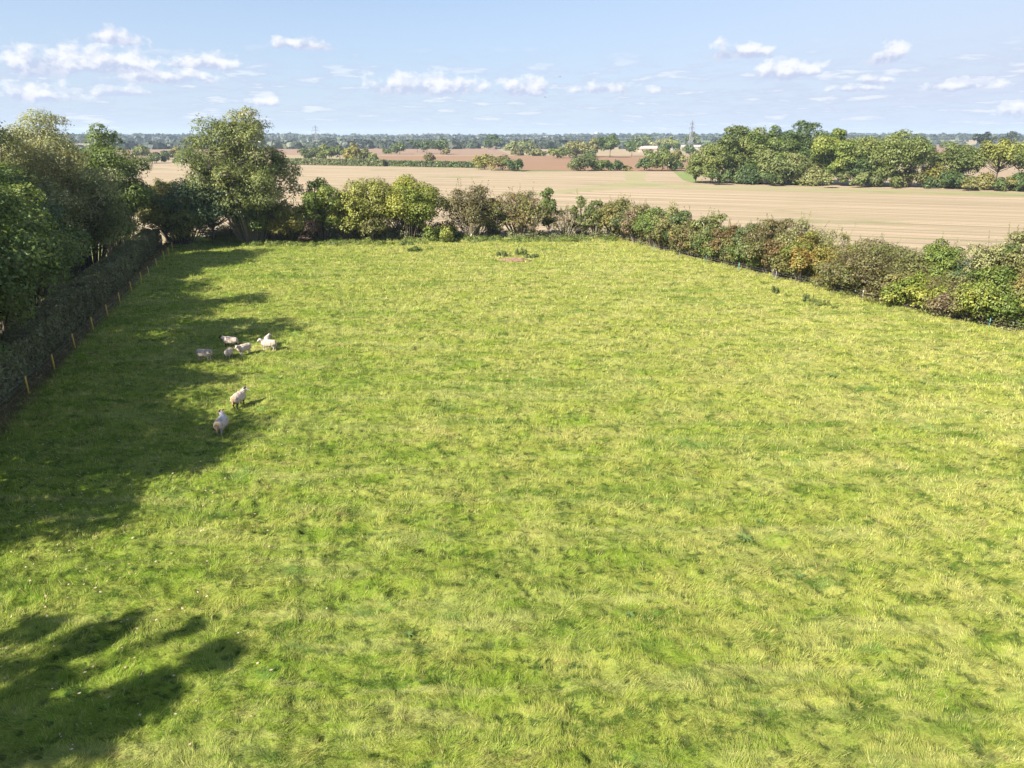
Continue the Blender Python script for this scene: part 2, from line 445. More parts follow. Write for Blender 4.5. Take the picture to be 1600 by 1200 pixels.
# ------------------------------------------------------------------ terrain
def hz(x, y):
    r = np.hypot(x, y); t = np.clip((r - 1500) / 1600, 0, 1); t = t * t * (3 - 2 * t)
    a = np.arctan2(x, y)
    return t * (10 + 12 * fbm(a * 7 + 30, r / 900.0, 5, 2))
def groundmat():
    mt, t, out = newmat('countryside')
    g = t.n('ShaderNodeNewGeometry'); pos = g.outputs['Position']
    b = t.n('ShaderNodeBsdfPrincipled'); b.inputs['Roughness'].default_value = 0.95; b.inputs['Specular IOR Level'].default_value = 0.1
    wp = t.vm('ADD', pos, t.vm('SCALE', t.n('ShaderNodeTexNoise').outputs['Color'], 0.0))
    vor = t.n('ShaderNodeTexVoronoi'); t.set(vor.inputs['Vector'], t.vm('MULTIPLY', wp, (1.0, 0.55, 0.0))); vor.inputs['Scale'].default_value = 0.0032
    sc = t.n('ShaderNodeSeparateColor'); t.set(sc.inputs[0], vor.outputs['Color'])
    cr = t.n('ShaderNodeValToRGB'); cr.color_ramp.interpolation = 'CONSTANT'
    el_ = cr.color_ramp.elements
    el_[0].position = 0; el_[0].color = (.13, .17, .05, 1); el_[1].position = 0.25; el_[1].color = (.33, .25, .16, 1)
    for p_, c_ in ((.5, (.20, .135, .095, 1)), (.68, (.11, .15, .045, 1)), (.82, (.30, .235, .14, 1))):
        e = el_.new(p_); e.color = c_
    t.set(cr.inputs[0], sc.outputs[0])
    near = t.mix(t.ramp(t.noise(pos, 0.25, 5, 0.65), .35, .65), (.10, .13, .035), (.22, .21, .09))
    near = t.mix(t.ramp(t.noise(pos, 2.5, 4, 0.65), .5, .75), near, (.26, .22, .12))
    rr = t.vm('LENGTH', pos)
    c = t.mix(t.ramp(rr, 235, 238), near, cr.outputs[0])
    c = t.mix(t.ramp(t.noise(pos, 0.03, 4), .3, .8, 0, .35), c, (.14, .16, .06))
    t.set(b.inputs['Base Color'], c)
    bp = t.n('ShaderNodeBump'); bp.inputs['Distance'].default_value = 0.2; bp.inputs['Strength'].default_value = 0.7
    t.set(bp.inputs['Height'], t.noise(pos, 3.0, 5)); t.t.links.new(bp.outputs[0], b.inputs['Normal'])
    t.t.links.new(b.outputs[0], out.inputs[0])
    return mt
radii = np.concatenate([[0.0], np.geomspace(3, 6200, 70)]); NA = 288
an = np.linspace(0, 2 * np.pi, NA, endpoint=False)
RR, AA = np.meshgrid(radii, an, indexing='ij')
gx = RR * np.sin(AA); gy = RR * np.cos(AA)
V = np.stack([gx, gy, hz(gx, gy)], -1).reshape(-1, 3)
i0, j0 = np.meshgrid(np.arange(len(radii) - 1), np.arange(NA), indexing='ij')
q = np.stack([i0 * NA + j0, (i0 + 1) * NA + j0, (i0 + 1) * NA + (j0 + 1) % NA, i0 * NA + (j0 + 1) % NA], -1).reshape(-1, 4)[:, ::-1]
go = link('ground', npmesh('ground', V, q, 4), groundmat()); tag(go, kind='structure')

# directions of the stubble rows
ra = Vector(G(900, 300)); rb = Vector(G(1600, 318)); rowd = (rb - ra).normalized(); rown = Vector((-rowd.y, rowd.x))
def rowcoord(t, pos, along=0.012, across=1.0):
    a = t.vm('DOT_PRODUCT', pos, (rowd.x, rowd.y, 0)); b = t.vm('DOT_PRODUCT', pos, (rown.x, rown.y, 0))
    cc = t.n('ShaderNodeCombineXYZ'); t.set(cc.inputs[0], t.m('MULTIPLY', a, along)); t.set(cc.inputs[1], t.m('MULTIPLY', b, across))
    return cc.outputs[0], b
def fieldmat(name, c1, c2, c3, patch=None, rows=True):
    mt, t, out = newmat(name)
    g = t.n('ShaderNodeNewGeometry'); pos = g.outputs['Position']
    b = t.n('ShaderNodeBsdfPrincipled'); b.inputs['Roughness'].default_value = 0.95; b.inputs['Specular IOR Level'].default_value = 0.08
    rc, rb_ = rowcoord(t, pos)
    f = t.noise(rc, 0.16, 3, 0.7)
    f2 = t.noise(rc, 0.9, 2, 0.6)
    c = t.mix(t.ramp(f, .38, .62), c1, c2)
    c = t.mix(t.ramp(f2, .47, .60, 0, .8), c, c3)
    mn = t.noise(pos, 0.03, 4, .6)
    c = t.mix(t.ramp(mn, .42, .72, 0, .35), c, c2)
    fn = t.noise(pos, 2.2, 5, .7)
    c = t.mix(t.ramp(fn, .3, .75, 0, .45), c, c3)
    if rows:   # wheelings
        pm = t.m('ABSOLUTE', t.m('SUBTRACT', t.m('FRACT', t.m('MULTIPLY', t.m('ADD', rb_, t.m('MULTIPLY', t.noise(pos, 0.01, 1), 10.0)), 1 / 12.0)), 0.5))
        c = t.mix(t.m('MULTIPLY', t.ramp(pm, .07, .02), t.ramp(t.noise(pos, .02, 2), .35, .6, 0.15, .7)), c, patch or c3)
    if patch:
        c = t.mix(t.ramp(t.noise(t.vm('MULTIPLY', pos, (1, 1, 1)), 0.022, 5, .65), .54, .70, 0, .6), c, patch)
    t.set(b.inputs['Base Color'], c)
    bp = t.n('ShaderNodeBump'); bp.inputs['Distance'].default_value = 0.15; bp.inputs['Strength'].default_value = 0.6
    t.set(bp.inputs['Height'], fn); t.t.links.new(bp.outputs[0], b.inputs['Normal'])
    t.t.links.new(b.outputs[0], out.inputs[0]); return mt
STUB = fieldmat('stubble', (.475, .355, .25), (.34, .262, .165), (.22, .18, .11), (.19, .19, .085))
BROWN = fieldmat('ploughed_soil', (.30, .19, .115), (.25, .155, .095), (.20, .12, .072), None, False)
PURP = fieldmat('dark_ploughed_soil', (.26, .175, .12), (.21, .14, .10), (.30, .20, .13), None, False)
TAN = fieldmat('far_stubble', (.38, .28, .20), (.32, .235, .15), (.26, .20, .12))
GREENF = fieldmat('green_margin', (.21, .215, .085), (.29, .25, .135), (.36, .29, .19), (.15, .20, .055), True)
GREEN2 = fieldmat('winter_crop', (.17, .225, .065), (.22, .24, .09), (.15, .19, .06), None, False)
def sheet(name, pix, z, mat):
    mb = MB(); mb.face([(*G(px, py), z) for px, py in pix]); o = mb.build(name, mat)
    bm = bmesh.new(); bm.from_mesh(o.data); bmesh.ops.triangulate(bm, faces=bm.faces[:]); bmesh.ops.recalc_face_normals(bm, faces=bm.faces[:])
    for f_ in bm.faces:
        if f_.normal.z < 0: f_.normal_flip()
    bm.to_mesh(o.data); bm.free()
    tag(o, kind='structure'); return o
sheet('stubble_field', [(60, 252), (310, 252), (480, 257.5), (620, 262), (820, 267.5), (985, 267), (1082, 268), (1086, 286), (1600, 297), (2100, 306),
                        (2400, 640), (1600, 505), (960, 371), (760, 376), (270, 384), (60, 384)], 0.010, STUB)
sheet('ploughed_field', [(540, 256), (620, 260), (740, 261), (820, 266), (1092, 268.5), (1092, 243.5), (770, 243.5), (540, 243.5)], 0.012, BROWN)
sheet('dark_ploughed_field', [(150, 232), (540, 232), (700, 231), (770, 231), (800, 242.5), (540, 242.5), (150, 241)], 0.012, PURP)
sheet('tan_field', [(60, 226), (560, 226), (560, 231), (60, 231)], 0.012, TAN)
sheet('green_crop', [(560, 250.5), (742, 252), (742, 254.6), (560, 253.4)], 0.020, GREEN2)
sheet('grass_track', [(780, 306), (860, 298), (950, 289), (978, 282), (974, 268.5), (1012, 268.5), (1006, 281), (1030, 286), (1086, 289.5), (1600, 301.5), (2100, 312),
                      (2100, 316), (1600, 306), (1250, 299), (1086, 295.5), (1000, 292.5), (930, 298), (840, 306)], 0.022, GREENF)
sheet('grass_margin', [(1052, 268.5), (1086, 268.8), (1087, 286), (1068, 282)], 0.022, GREEN2)
sheet('bare_field', [(1490, 289), (1750, 294), (1750, 243), (1490, 243)], 0.012, TAN)
sheet('brown_field_beyond_oaks', [(1400, 230), (1480, 230), (1500, 239), (1400, 239)], 0.012, BROWN)

# ------------------------------------------------------------------ pasture
HL0, HL1 = Vector((-31.5, 41.5)), Vector((-54.4, 110.0))
HANG = math.atan2((HL1 - HL0).y, (HL1 - HL0).x) - math.pi / 2
def leftx(y): return HL0.x + (y - HL0.y) * (HL1.x - HL0.x) / (HL1.y - HL0.y)
HR0 = Vector(G(1600, 522)); HR1 = Vector(G(960, 373))
def rightx(y): return HR0.x + (y - HR0.y) * (HR1.x - HR0.x) / (HR1.y - HR0.y)
FAR_Y = G(600, 376)[1]
def rutmask(x, y):
    m = 0
    for off, k in ((0.0, 1.0), (1.9, .55), (9.0, .4), (10.9, .35), (-6.5, .45), (-8.4, .4), (21, .3), (22.9, .3)):
        xc = -7.0 - 0.205 * (y - 16.4) + off + 0.5 * np.sin(y * 0.13 + off) + 0.25 * (vn(y * 0.3, x * 0, 9) - .5)
        m = np.maximum(m, .6 * k * np.exp(-((x - xc) / 0.26) ** 2) * np.clip(2.6 * vn(y * 0.33, x * 0 + off, 3) - 0.5 + (1.2 if off == 0 else 0) * np.exp(-((y - 20) / 5.0) ** 2), 0, 1))
    return m
def rut(x, y):
    h = 0
    for off, dp in ((0.0, 0.034), (1.9, 0.018), (9.0, 0.02), (10.9, 0.015), (-6.5, .02), (21, .015)):
        xc = -7.0 - 0.205 * (y - 16.4) + off + 0.5 * np.sin(y * 0.13 + off) + 0.25 * (vn(y * 0.3, x * 0, 9) - .5)
        h = h - dp * np.exp(-((x - xc) / 0.16) ** 2) * np.clip(2.6 * vn(y * 0.33, x * 0 + off, 3) - 0.6, 0, 1.6) + dp * 0.5 * np.exp(-((x - xc + 0.42) / 0.25) ** 2)
    return h
def pits(x, y):
    """hoof prints and small hollows between the tufts"""
    out = np.zeros_like(x, dtype=float)
    for cell, prob, r0, sd in ((0.62, 0.34, 0.080, 71), (1.35, 0.30, 0.15, 81)):
        ix = np.floor(x / cell); iy = np.floor(y / cell)
        cx = (ix + .25 + .5 * hash2(ix, iy, sd)) * cell; cy = (iy + .25 + .5 * hash2(ix, iy, sd + 1)) * cell
        on = hash2(ix, iy, sd + 2) < prob * (0.4 + 1.2 * vn(x / 4.0, y / 4.0, sd + 4)); rd = r0 * (.7 + .7 * hash2(ix, iy, sd + 3))
        out = np.maximum(out, on * np.exp(-(((x - cx) ** 2 + ((y - cy) * .8) ** 2) / rd ** 2) ** 1.5))
    return out
def gh(x, y):
    """tussocky height of the pasture"""
    t = fbm(x * 0.85 + y * 0.25, y * 1.0, 11, 3)
    t2 = fbm(x * 2.1, y * 2.4, 21, 3)
    t3 = vn(x * 5.5, y * 5.5, 31)
    return -0.10 * pits(x, y) + 0.03 + np.clip(0.30 * (t - 0.3), 0, 1) + 0.24 * np.clip(t2 - 0.25, 0, 1) ** 1.15 + 0.04 * t3 + rut(x, y) * 1.1 + 0.12
def grass_color(t, pos, rv=None):
    big = t.noise(pos, 0.05, 4, 0.6)
    mp = t.n('ShaderNodeMapping'); t.set(mp.inputs['Vector'], pos); mp.inputs['Rotation'].default_value = (0, 0, -0.9); mp.inputs['Scale'].default_value = (0.75, 1.3, 1)
    mv = mp.outputs[0]
    med = t.noise(mv, 0.42, 5, 0.70, dist=0.5)
    sm = t.noise(mv, 2.6, 5, 0.72, dist=0.3)
    sx_ = t.n('ShaderNodeSeparateXYZ'); t.set(sx_.inputs[0], pos)
    grad = t.ramp(t.m('ADD', t.m('MULTIPLY', sx_.outputs[0], 0.9), t.m('MULTIPLY', sx_.outputs[1], 0.5)), -10, 60)
    yel = t.m('ADD', t.m('MULTIPLY', big, 0.8), t.m('ADD', t.m('MULTIPLY', grad, 0.42), t.m('MULTIPLY', t.m('SUBTRACT', med, 0.5), 1.5)))
    c = t.mix(t.ramp(yel, 0.25, 0.80), (.195, .280, .030), (.330, .352, .070))
    c = t.mix(t.ramp(t.noise(mv, 0.95, 5, 0.72, dist=.3), .53, .68, 0, .55), c, (.395, .370, .098))
    c = t.mix(t.ramp(t.noise(mv, 0.21, 5, .7, dist=.8), .58, .72, 0, .55), c, (.39, .32, .12))
    c = t.mix(t.m('MULTIPLY', t.ramp(t.noise(pos, .33, 5, .7, dist=.5), .40, .62), t.m('ADD', .15, t.m('MULTIPLY', grad, .5))), c, (.42, .385, .14))
    c = t.mix(t.ramp(t.noise(mv, 0.8, 5, .74), .48, .36, 0, .85), c, (.075, .135, .018))
    c = t.mix(t.ramp(sm, .48, .36, 0, .85), c, (.042, .085, .018))  # dark flecks painted in for the shadows between tussocks
    m2 = t.n('ShaderNodeMapping'); t.set(m2.inputs['Vector'], pos); m2.inputs['Rotation'].default_value = (0, 0, 0.62); m2.inputs['Scale'].default_value = (0.10, 0.75, 1)
    c = t.mix(t.ramp(t.noise(m2.outputs[0], 0.9, 5, .70, dist=.4), .50, .64, 0, .55), c, (.40, .40, .13))
    c = t.mix(t.ramp(t.noise(m2.outputs[0], 0.7, 5, .70, dist=.4), .48, .35, 0, .60), c, (.13, .20, .03))
    c = t.mix(t.ramp(t.noise(mv, 1.1, 4, .7), .60, .74, 0, .5), c, (.27, .19, .08))
    c = t.mix(t.ramp(t.noise(mv, 0.3, 4, .7), .60, .70, 0, .65), c, (.12, .215, .045))
    pt = t.n('ShaderNodeAttribute', attribute_name='pit').outputs['Fac']
    c = t.mix(t.ramp(pt, .15, .9, 0, .75), c, (.05, .075, .022))
    c = t.mix(t.ramp(t.n('ShaderNodeAttribute', attribute_name='rut').outputs['Fac'], .1, 1.0, 0, .6), c, (.095, .125, .03))
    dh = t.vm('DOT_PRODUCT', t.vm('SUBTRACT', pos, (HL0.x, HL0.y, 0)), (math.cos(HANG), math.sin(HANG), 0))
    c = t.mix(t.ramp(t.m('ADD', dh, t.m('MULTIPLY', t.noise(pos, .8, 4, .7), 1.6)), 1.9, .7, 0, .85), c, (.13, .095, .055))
    if rv is not None:
        c = t.mix(t.ramp(rv, .86, .92, 0, .8), c, (.46, .39, .17))
        hs = t.n('ShaderNodeHueSaturation'); t.set(hs.inputs['Color'], c)
        t.set(hs.inputs['Value'], t.m('ADD', 0.88, t.m('MULTIPLY', t.m('FRACT', t.m('MULTIPLY', rv, 7.31)), 0.68)))
        c = hs.outputs[0]
    return c
def grassground():
    mt, t, out = newmat('pasture_turf'); g = t.n('ShaderNodeNewGeometry'); pos = g.outputs['Position']
    b = t.n('ShaderNodeBsdfPrincipled'); b.inputs['Roughness'].default_value = 1.0; b.inputs['Specular IOR Level'].default_value = 0.05
    c = grass_color(t, pos); hs = t.n('ShaderNodeHueSaturation'); t.set(hs.inputs['Color'], c); hs.inputs['Value'].default_value = 0.72
    t.set(b.inputs['Base Color'], hs.outputs[0])
    bp = t.n('ShaderNodeBump'); bp.inputs['Distance'].default_value = 0.08; bp.inputs['Strength'].default_value = 0.9
    t.set(bp.inputs['Height'], t.noise(pos, 9.0, 4, .7)); t.t.links.new(bp.outputs[0], b.inputs['Normal'])
    t.t.links.new(b.outputs[0], out.inputs[0]); return mt
def grassblade():
    mt, t, out = newmat('grass_blades'); g = t.n('ShaderNodeNewGeometry')
    rv = t.n('ShaderNodeAttribute', attribute_name='rnd').outputs['Fac']
    c = grass_color(t, g.outputs['Position'], rv)
    b = t.n('ShaderNodeBsdfPrincipled'); t.set(b.inputs['Base Color'], c); b.inputs['Roughness'].default_value = 0.7; b.inputs['Specular IOR Level'].default_value = 0.04
    tr = t.n('ShaderNodeBsdfTranslucent'); t.set(tr.inputs[0], c)
    ms = t.n('ShaderNodeMixShader'); ms.inputs[0].default_value = 0.3
    t.t.links.new(b.outputs[0], ms.inputs[1]); t.t.links.new(tr.outputs[0], ms.inputs[2]); t.t.links.new(ms.outputs[0], out.inputs[0]); return mt
def axis(a, b, s0, s1, f):
    out = [a]
    while out[-1] < b:
        x = out[-1]; out.append(x + s0 + (s1 - s0) * f(x))
    return np.array(out)
ys = axis(6.0, FAR_Y + 3, 0.085, 0.40, lambda y: min(1, max(0, (y - 20) / 80)))
xs = axis(-62, 72, 0.10, 0.28, lambda x: min(1, max(0, (abs(x) - 25) / 20)))
XX, YY = np.meshgrid(xs, ys); ZZ = gh(XX, YY)
V = np.stack([XX, YY, ZZ], -1).reshape(-1, 3)
ny, nx = XX.shape
jj, ii = np.meshgrid(np.arange(ny - 1), np.arange(nx - 1), indexing='ij')
cx_ = (XX[:-1, :-1]); cy_ = (YY[:-1, :-1])
inside = (cx_ > leftx(cy_) - 1.2) & (cx_ < rightx(cy_) + 1.0) & (np.abs(cx_) < cy_ * 0.95 + 12)
a = (jj * nx + ii)[inside]
q = np.stack([a, a + 1, a + nx + 1, a + nx], -1)
us, inv = np.unique(q, return_inverse=True); V = V[us]; q = inv.reshape(q.shape)
pa = pits(V[:, 0], V[:, 1])[q].mean(1); me = npmesh('pasture', V, q, 4, {'pit': pa, 'rut': rutmask(V[:, 0], V[:, 1])[q].mean(1)}); me.polygons.foreach_set('use_smooth', np.ones(len(q), dtype=bool))
tag(link('pasture', me, grassground()), kind='structure')
# blades
rs = np.random.RandomState(5)
NB = 1050000
dmin, dmax = 12.5, FAR_Y + 2
yy = dmin * (dmax / dmin) ** rs.rand(NB)
xx = (rs.rand(NB) * 2 - 1) * (yy * 0.80 + 5.5)
ok = (xx > leftx(yy) - 0.8) & (xx < rightx(yy) + 0.8)
# clump the blades into tufts
xx, yy = xx[ok], yy[ok]; ok = rs.rand(len(xx)) < (0.35 + 1.1 * fbm(xx * 1.9, yy * 1.9, 41, 2) ** 1.3)
xx, yy = xx[ok], yy[ok]; n = len(xx)
D_ = np.hypot(xx, yy)
wd = np.maximum(0.011, D_ * 0.00065) * (0.7 + 0.7 * rs.rand(n))
tall = fbm(xx * 0.8, yy * 0.8, 51, 3)
L = (0.06 + 0.19 * tall) * (1 - .6 * pits(xx, yy)) * (0.7 + 0.7 * rs.rand(n)) * (1 + D_ / 120)
ph = fbm(xx * 0.8, yy * 0.8, 61, 3) * 16 + rs.normal(size=n) * 0.45
ti = np.clip(0.75 + 0.35 * rs.normal(size=n), 0.1, 1.35)
zb = gh(xx, yy) - 0.01
dx, dy = np.cos(ph), np.sin(ph)
fa = rs.rand(n) * np.pi
px_, py_ = np.cos(fa), np.sin(fa)
v0 = np.stack([xx - px_ * wd / 2, yy - py_ * wd / 2, zb], -1); v1 = np.stack([xx + px_ * wd / 2, yy + py_ * wd / 2, zb], -1)
v2 = np.stack([xx + dx * L * np.sin(ti), yy + dy * L * np.sin(ti), zb + L * np.cos(ti)], -1)
V = np.stack([v0, v1, v2], 1).reshape(-1, 3)
me = npmesh('grass', V, np.arange(n * 3).reshape(n, 3), 3, {'rnd': rs.rand(n), 'pit': pits(xx, yy), 'rut': rutmask(xx, yy)})
tag(link('grass', me, grassblade()), 'tufty grazed green and straw coloured grass across the paddock', 'grass', kind='stuff')

# nettles along the far edge + fallen leaves
def scatter_foliage(name, label, cat, pts, style, s, per, hh, parent=None):
    rs_ = np.random.RandomState(len(pts) + int(abs(pts[0][0]) * 10))
    lobes = [((x, y, hh * h * 0.45), (r, r, hh * h * 0.55), rs_.rand()) for x, y, r, h in pts]
    V, Fc, at = leaves_mesh(rs_, lobes, per * len(pts), s, ground=0.02, gap=0.25, gscale=1.5)
    return link(name, npmesh(name, V, Fc, 4, at), LEAFM[style], parent)
rr_ = random.Random(4)
pts = []
for i in range(300):
    px = rr_.uniform(335, 960); x, y = G(px, 379 - 4 * (px - 335) / 625 + rr_.uniform(-3, 5) + (4 if px < 660 else 0))
    pts.append((x, y, rr_.uniform(.4, 1.0), rr_.uniform(.5, 1.2)))
o = scatter_foliage('nettles', None, None, pts, 'nettle', .14, 130, 0.8)
tag(o, 'bright green nettle strip along the far edge of the paddock', 'nettles', kind='stuff')
pts = []
for i in range(420):
    f_ = i / 420; base = HR1.lerp(HR0, f_ * 1.05)
    nrm = Vector((HR0.y - HR1.y, -(HR0.x - HR1.x))).normalized() * -1
    off = rr_.uniform(-0.5, 1.6)
    pts.append((base.x + nrm.x * off, base.y + nrm.y * off, rr_.uniform(.35, .9), rr_.uniform(.4, 1.3)))
o = scatter_foliage('undergrowth', None, None, pts, 'olive', .15, 110, 1.1)
tag(o, 'mixed weedy undergrowth along the foot of the right hedge', 'undergrowth', kind='stuff')
pts = []
for i in range(240):
    x = rr_.uniform(-52, 18); pts.append((x, FAR_Y + rr_.uniform(.5, 4), rr_.uniform(.6, 1.4), rr_.uniform(.4, 1.3) * (1.9 if x < -10 else 1.0)))
o = scatter_foliage('brambles', None, None, pts, 'hedge', .2, 110, 1.2)
tag(o, 'dark bramble growth below the trees at the far boundary', 'brambles', kind='stuff')
# fallen leaves
rs = np.random.RandomState(9); n = 900
xx = rs.uniform(-26, -6, n); yy = rs.uniform(14, 36, n); p = np.stack([xx, yy, gh(xx, yy) + 0.09], -1)
keep = rs.rand(n) < np.clip(1.25 - (xx + 26) / 18, 0.05, 1); p = p[keep]; n = len(p)
t1 = rs.normal(size=(n, 3)) * (1, 1, .4); t1 /= np.linalg.norm(t1, axis=1)[:, None]; t2 = np.cross(t1, (0, 0, 1.0)); sz = rs.uniform(.03, .065, n)[:, None]
V = np.stack([p - t1 * sz, p + t2 * sz * .7, p + t1 * sz, p - t2 * sz * .7], 1).reshape(-1, 3)
tag(link('fallen_leaves', npmesh('fallen_leaves', V, np.arange(n * 4).reshape(n, 4), 4), simple('dry_leaf', (.62, .48, .36), (.42, .27, .16), 30)),
    'scattered pale dry leaves lying in the near left grass', 'leaves', kind='stuff')

# ------------------------------------------------------------------ clipped hedge on the left
def hedge(name, label, A, B, wdt, ht, style, s, per_m2=1.0, group=None):
    A = Vector(A); B = Vector(B); ln = (B - A).length; d = (B - A).normalized(); nr = Vector((-d.y, d.x))
    rs_ = np.random.RandomState(int(abs(A.x) * 7 + abs(B.y)) % 9999)
    root = tag(empty(name, (A.x, A.y, 0)), label, 'hedge', group)
    area = ln * (2 * ht + wdt); n = int(area / (s * s) * 2.6 * per_m2)
    u = rs_.rand(n) * ln; q = rs_.rand(n) * (2 * ht + wdt)
    side = np.where(q < ht, -1, np.where(q < 2 * ht, 1, 0))
    bump = fbm(u * 0.9, q * 0.9, 7, 3) - 0.5; dep = rs_.rand(n) ** 2 * 0.35
    off = np.where(side == 0, (q - 2 * ht) - wdt / 2, side * (wdt / 2 - dep + bump * 0.7))
    z = np.where(side == -1, q, np.where(side == 1, q - ht, ht * (1 + 0.0) - dep + bump * 0.8 + 0.1 * rs_.normal(size=n)))
    ph_ = np.stack([d.x * u + nr.x * off, d.y * u + nr.y * off, z], -1)
    dn = np.stack([nr.x * side, nr.y * side, (side == 0) * 1.0], -1)
    nrm = dn + rs_.normal(size=(n, 3)) * 0.7; nrm /= np.linalg.norm(nrm, axis=1)[:, None]
    a_ = rs_.normal(size=(n, 3)); t_ = np.cross(nrm, a_); t_ /= np.linalg.norm(t_, axis=1)[:, None]; b_ = np.cross(nrm, t_)
    sz = s * (0.6 + .8 * rs_.rand(n))[:, None]
    V = np.stack([ph_ - t_ * sz * .7, ph_ + b_ * sz * .45, ph_ + t_ * sz * .7, ph_ - b_ * sz * .45], 1).reshape(-1, 3)
    link('foliage', npmesh('foliage', V, np.arange(4 * n).reshape(n, 4), 4, {'rnd': rs_.rand(n), 'lobe': vn(u * .3, q * .3, 3)}), LEAFM[style], root)
    mb = MB(); mb.box((d.x * ln / 2, d.y * ln / 2, ht * 0.43), (ln, wdt * 0.5, ht * 0.86), math.atan2(d.y, d.x)); mb.build('dark_core', BARK, root)  # solid dark box added inside the leaves to stop see-through
    return root
hd = (HL1 - HL0).normalized(); hn = Vector((-hd.y, hd.x))      # points away from the paddock
hoff = hn * 2.2
hedge('clipped_hedge', 'long dark clipped hedge behind the yellow stakes on the left', HL0 - hd * 34 + hoff, HL1 - hd * 1.0 + hoff, 2.3, 2.7, 'hedge', 0.15)

# ------------------------------------------------------------------ stakes and wire fences
YEL = simple('yellow_stake', (.80, .56, .12), (.66, .44, .10), 12)
GREYP = simple('weathered_post', (.42, .42, .42), (.28, .27, .25), 10)
TEAL = simple('green_steel_post', (.10, .26, .22), (.14, .30, .27), 10)
WIRE = simple('galvanised_wire', (.45, .45, .46), (.35, .35, .36), 10, .4, .5)
root = tag(empty('stake_fence', (HL0.x, HL0.y, 0)), 'row of slim yellow stakes with wire in front of the dark clipped hedge', 'fence')
prev = None
stk = [(47, 622), (87, 584), (119, 550), (147.5, 522), (170, 499.5), (189, 480), (207, 461), (222, 445), (234, 435.5), (246, 421), (257.5, 409.5), (264.5, 403), (270.5, 394.5)]
x9, y9 = G(47, 622); x8, y8 = G(87, 584); allp = [(2 * x9 - x8, 2 * y9 - y8)] + [G(*q_) for q_ in stk]
wires = MB()
for k, (x, y) in enumerate(allp):
    z = float(gh(np.array([x]), np.array([y]))[0]); mb = MB(); rr2 = rr_.uniform(-.04, .04)
    lx, ly = x - HL0.x, y - HL0.y
    mb.tube([(lx, ly, z - .15), (lx + rr2, ly, z + 1.14), (lx + rr2, ly, z + 1.18)], [.05, .048, .024], 8)
    mb.build('stake', YEL, root, True)
    if prev:
        for hh in (.45, .8, 1.08): wires.tube([(prev[0], prev[1], prev[2] + hh), ((prev[0] + lx) / 2, (prev[1] + ly) / 2, (prev[2] + z) / 2 + hh - .03), (lx, ly, z + hh)], .003, 4)
    prev = (lx, ly, z)
wires.build('wire', WIRE, root)
root = tag(empty('wire_fence', (HR1.x, HR1.y, 0)), 'thin wire fence on slim grey and green posts along the right hedge', 'fence')
prs = [(962, 373, 0), (1021, 396, 1), (1061, 402, 0), (1102, 413, 1), (1154, 425, 1), (1211, 439, 0), (1275, 451, 0), (1347, 471, 0), (1440, 489, 0), (1544, 515, 1), (1640, 536, 0)]
wires = MB(); prev = None
for px, py, kk in prs:
    x, y = G(px, py, 0.1); z = 0.05; lx, ly = x - HR1.x, y - HR1.y; mb = MB()
    mb.tube([(lx, ly, z - .1), (lx + rr_.uniform(-.05, .05), ly, z + 1.22), (lx, ly, z + 1.25)], [.045, .042, .02], 8); mb.build('post', TEAL if kk else GREYP, root, True)
    if prev:
        for hh in (.3, .6, .9, 1.15): wires.tube([(prev[0], prev[1], z + hh), (lx, ly, z + hh)], .004, 4)
    prev = (lx, ly)
wires.build('wire', WIRE, root)
def post(px, py, h, r, label):
    x, y = G(px, py); mb = MB(); mb.tube([(0, 0, -.1), (.02, 0, h * .6), (.05, .02, h), (.06, .02, h + .04)], [r, r * .95, r * .9, r * .5], 9)
    o = mb.build('wooden_post', BARKW, None, True); o.location = (x, y, 0); tag(o, label, 'post', 'old wooden posts in the right hedge')
post(1296, 448, 2.6, .13, 'thick bleached old post rising from the hedge beside the orange bush')
post(1574, 511, 1.7, .12, 'old bleached wooden post left of the other near the right picture edge')
post(1597, 519, 1.4, .12, 'old wooden post at the extreme right edge of the picture')

# ------------------------------------------------------------------ trees: left group
t_ = tree
LG = 'trees behind the left hedge'
t_('ash_tree', 'tall pale silvery green ash tree at the top left skyline', 'tree', 95, 432, 171, 165, 'silver', 'round', .03, 1.1, .33, 46, BARKP, LG, twigs=True)
t_('ash_tree', 'dark green ash tree right of the pale silvery one, beside the stubble', 'tree', 182, 398, 196, 118, 'mid', 'round', .06, 1.15, .30, 42, None, LG)
t_('ash_tree', 'olive green ash tree whose crown fills the left picture edge on the skyline', 'tree', 10, 455, 186, 130, 'ashgreen', 'round', .04, 1.1, .32, 40, None, LG)
t_('bushy_tree', 'blue green bushy tree low in the left corner above the hedge', 'tree', 48, 462, 262, 120, 'darkblue', 'shrub', .02, 1.2, .30, 36, None, LG)
t_('bushy_tree', 'grey green bushy tree hanging over the hedge below the pale ash', 'tree', 145, 424, 270, 105, 'ashgreen', 'shrub', .04, 1.2, .30, 36, None, LG)
t_('copper_shrub', 'dark purple brown shrub beside the hedge at the left edge', 'shrub', -2, 520, 395, 90, 'copper', 'shrub', .03, 1.2, .30, 30, None)
t_('yellow_shrub', 'yellow green crown showing between the pale and dark ash trees', 'tree', 138, 420, 225, 60, 'maple', 'round', .3, .9, .4, 20, None, LG)
# trees left of the frame whose shade lies on the paddock
OG = 'trees standing left of the frame'
for (x, y, H_, W_) in ((-38.5, 45, 18, 13), (-37, 33.5, 15.5, 12), (-44, 57, 17, 12), (-33.5, 21.5, 17.5, 14), (-50, 67, 14, 11), (-41, 50, 12, 10), (-36.5, 39, 14, 11), (-33, 29, 12, 10), (-46, 62, 11, 9)):
    t_('boundary_tree', 'broad green boundary tree left of the frame that shades the paddock', 'tree', 0, 0, 0, 0, 'mid', 'round', .05, .62, .41, 24, None, OG, loc=(x + 1.1, y - .9), H=H_, W=W_, leafk=1.3)

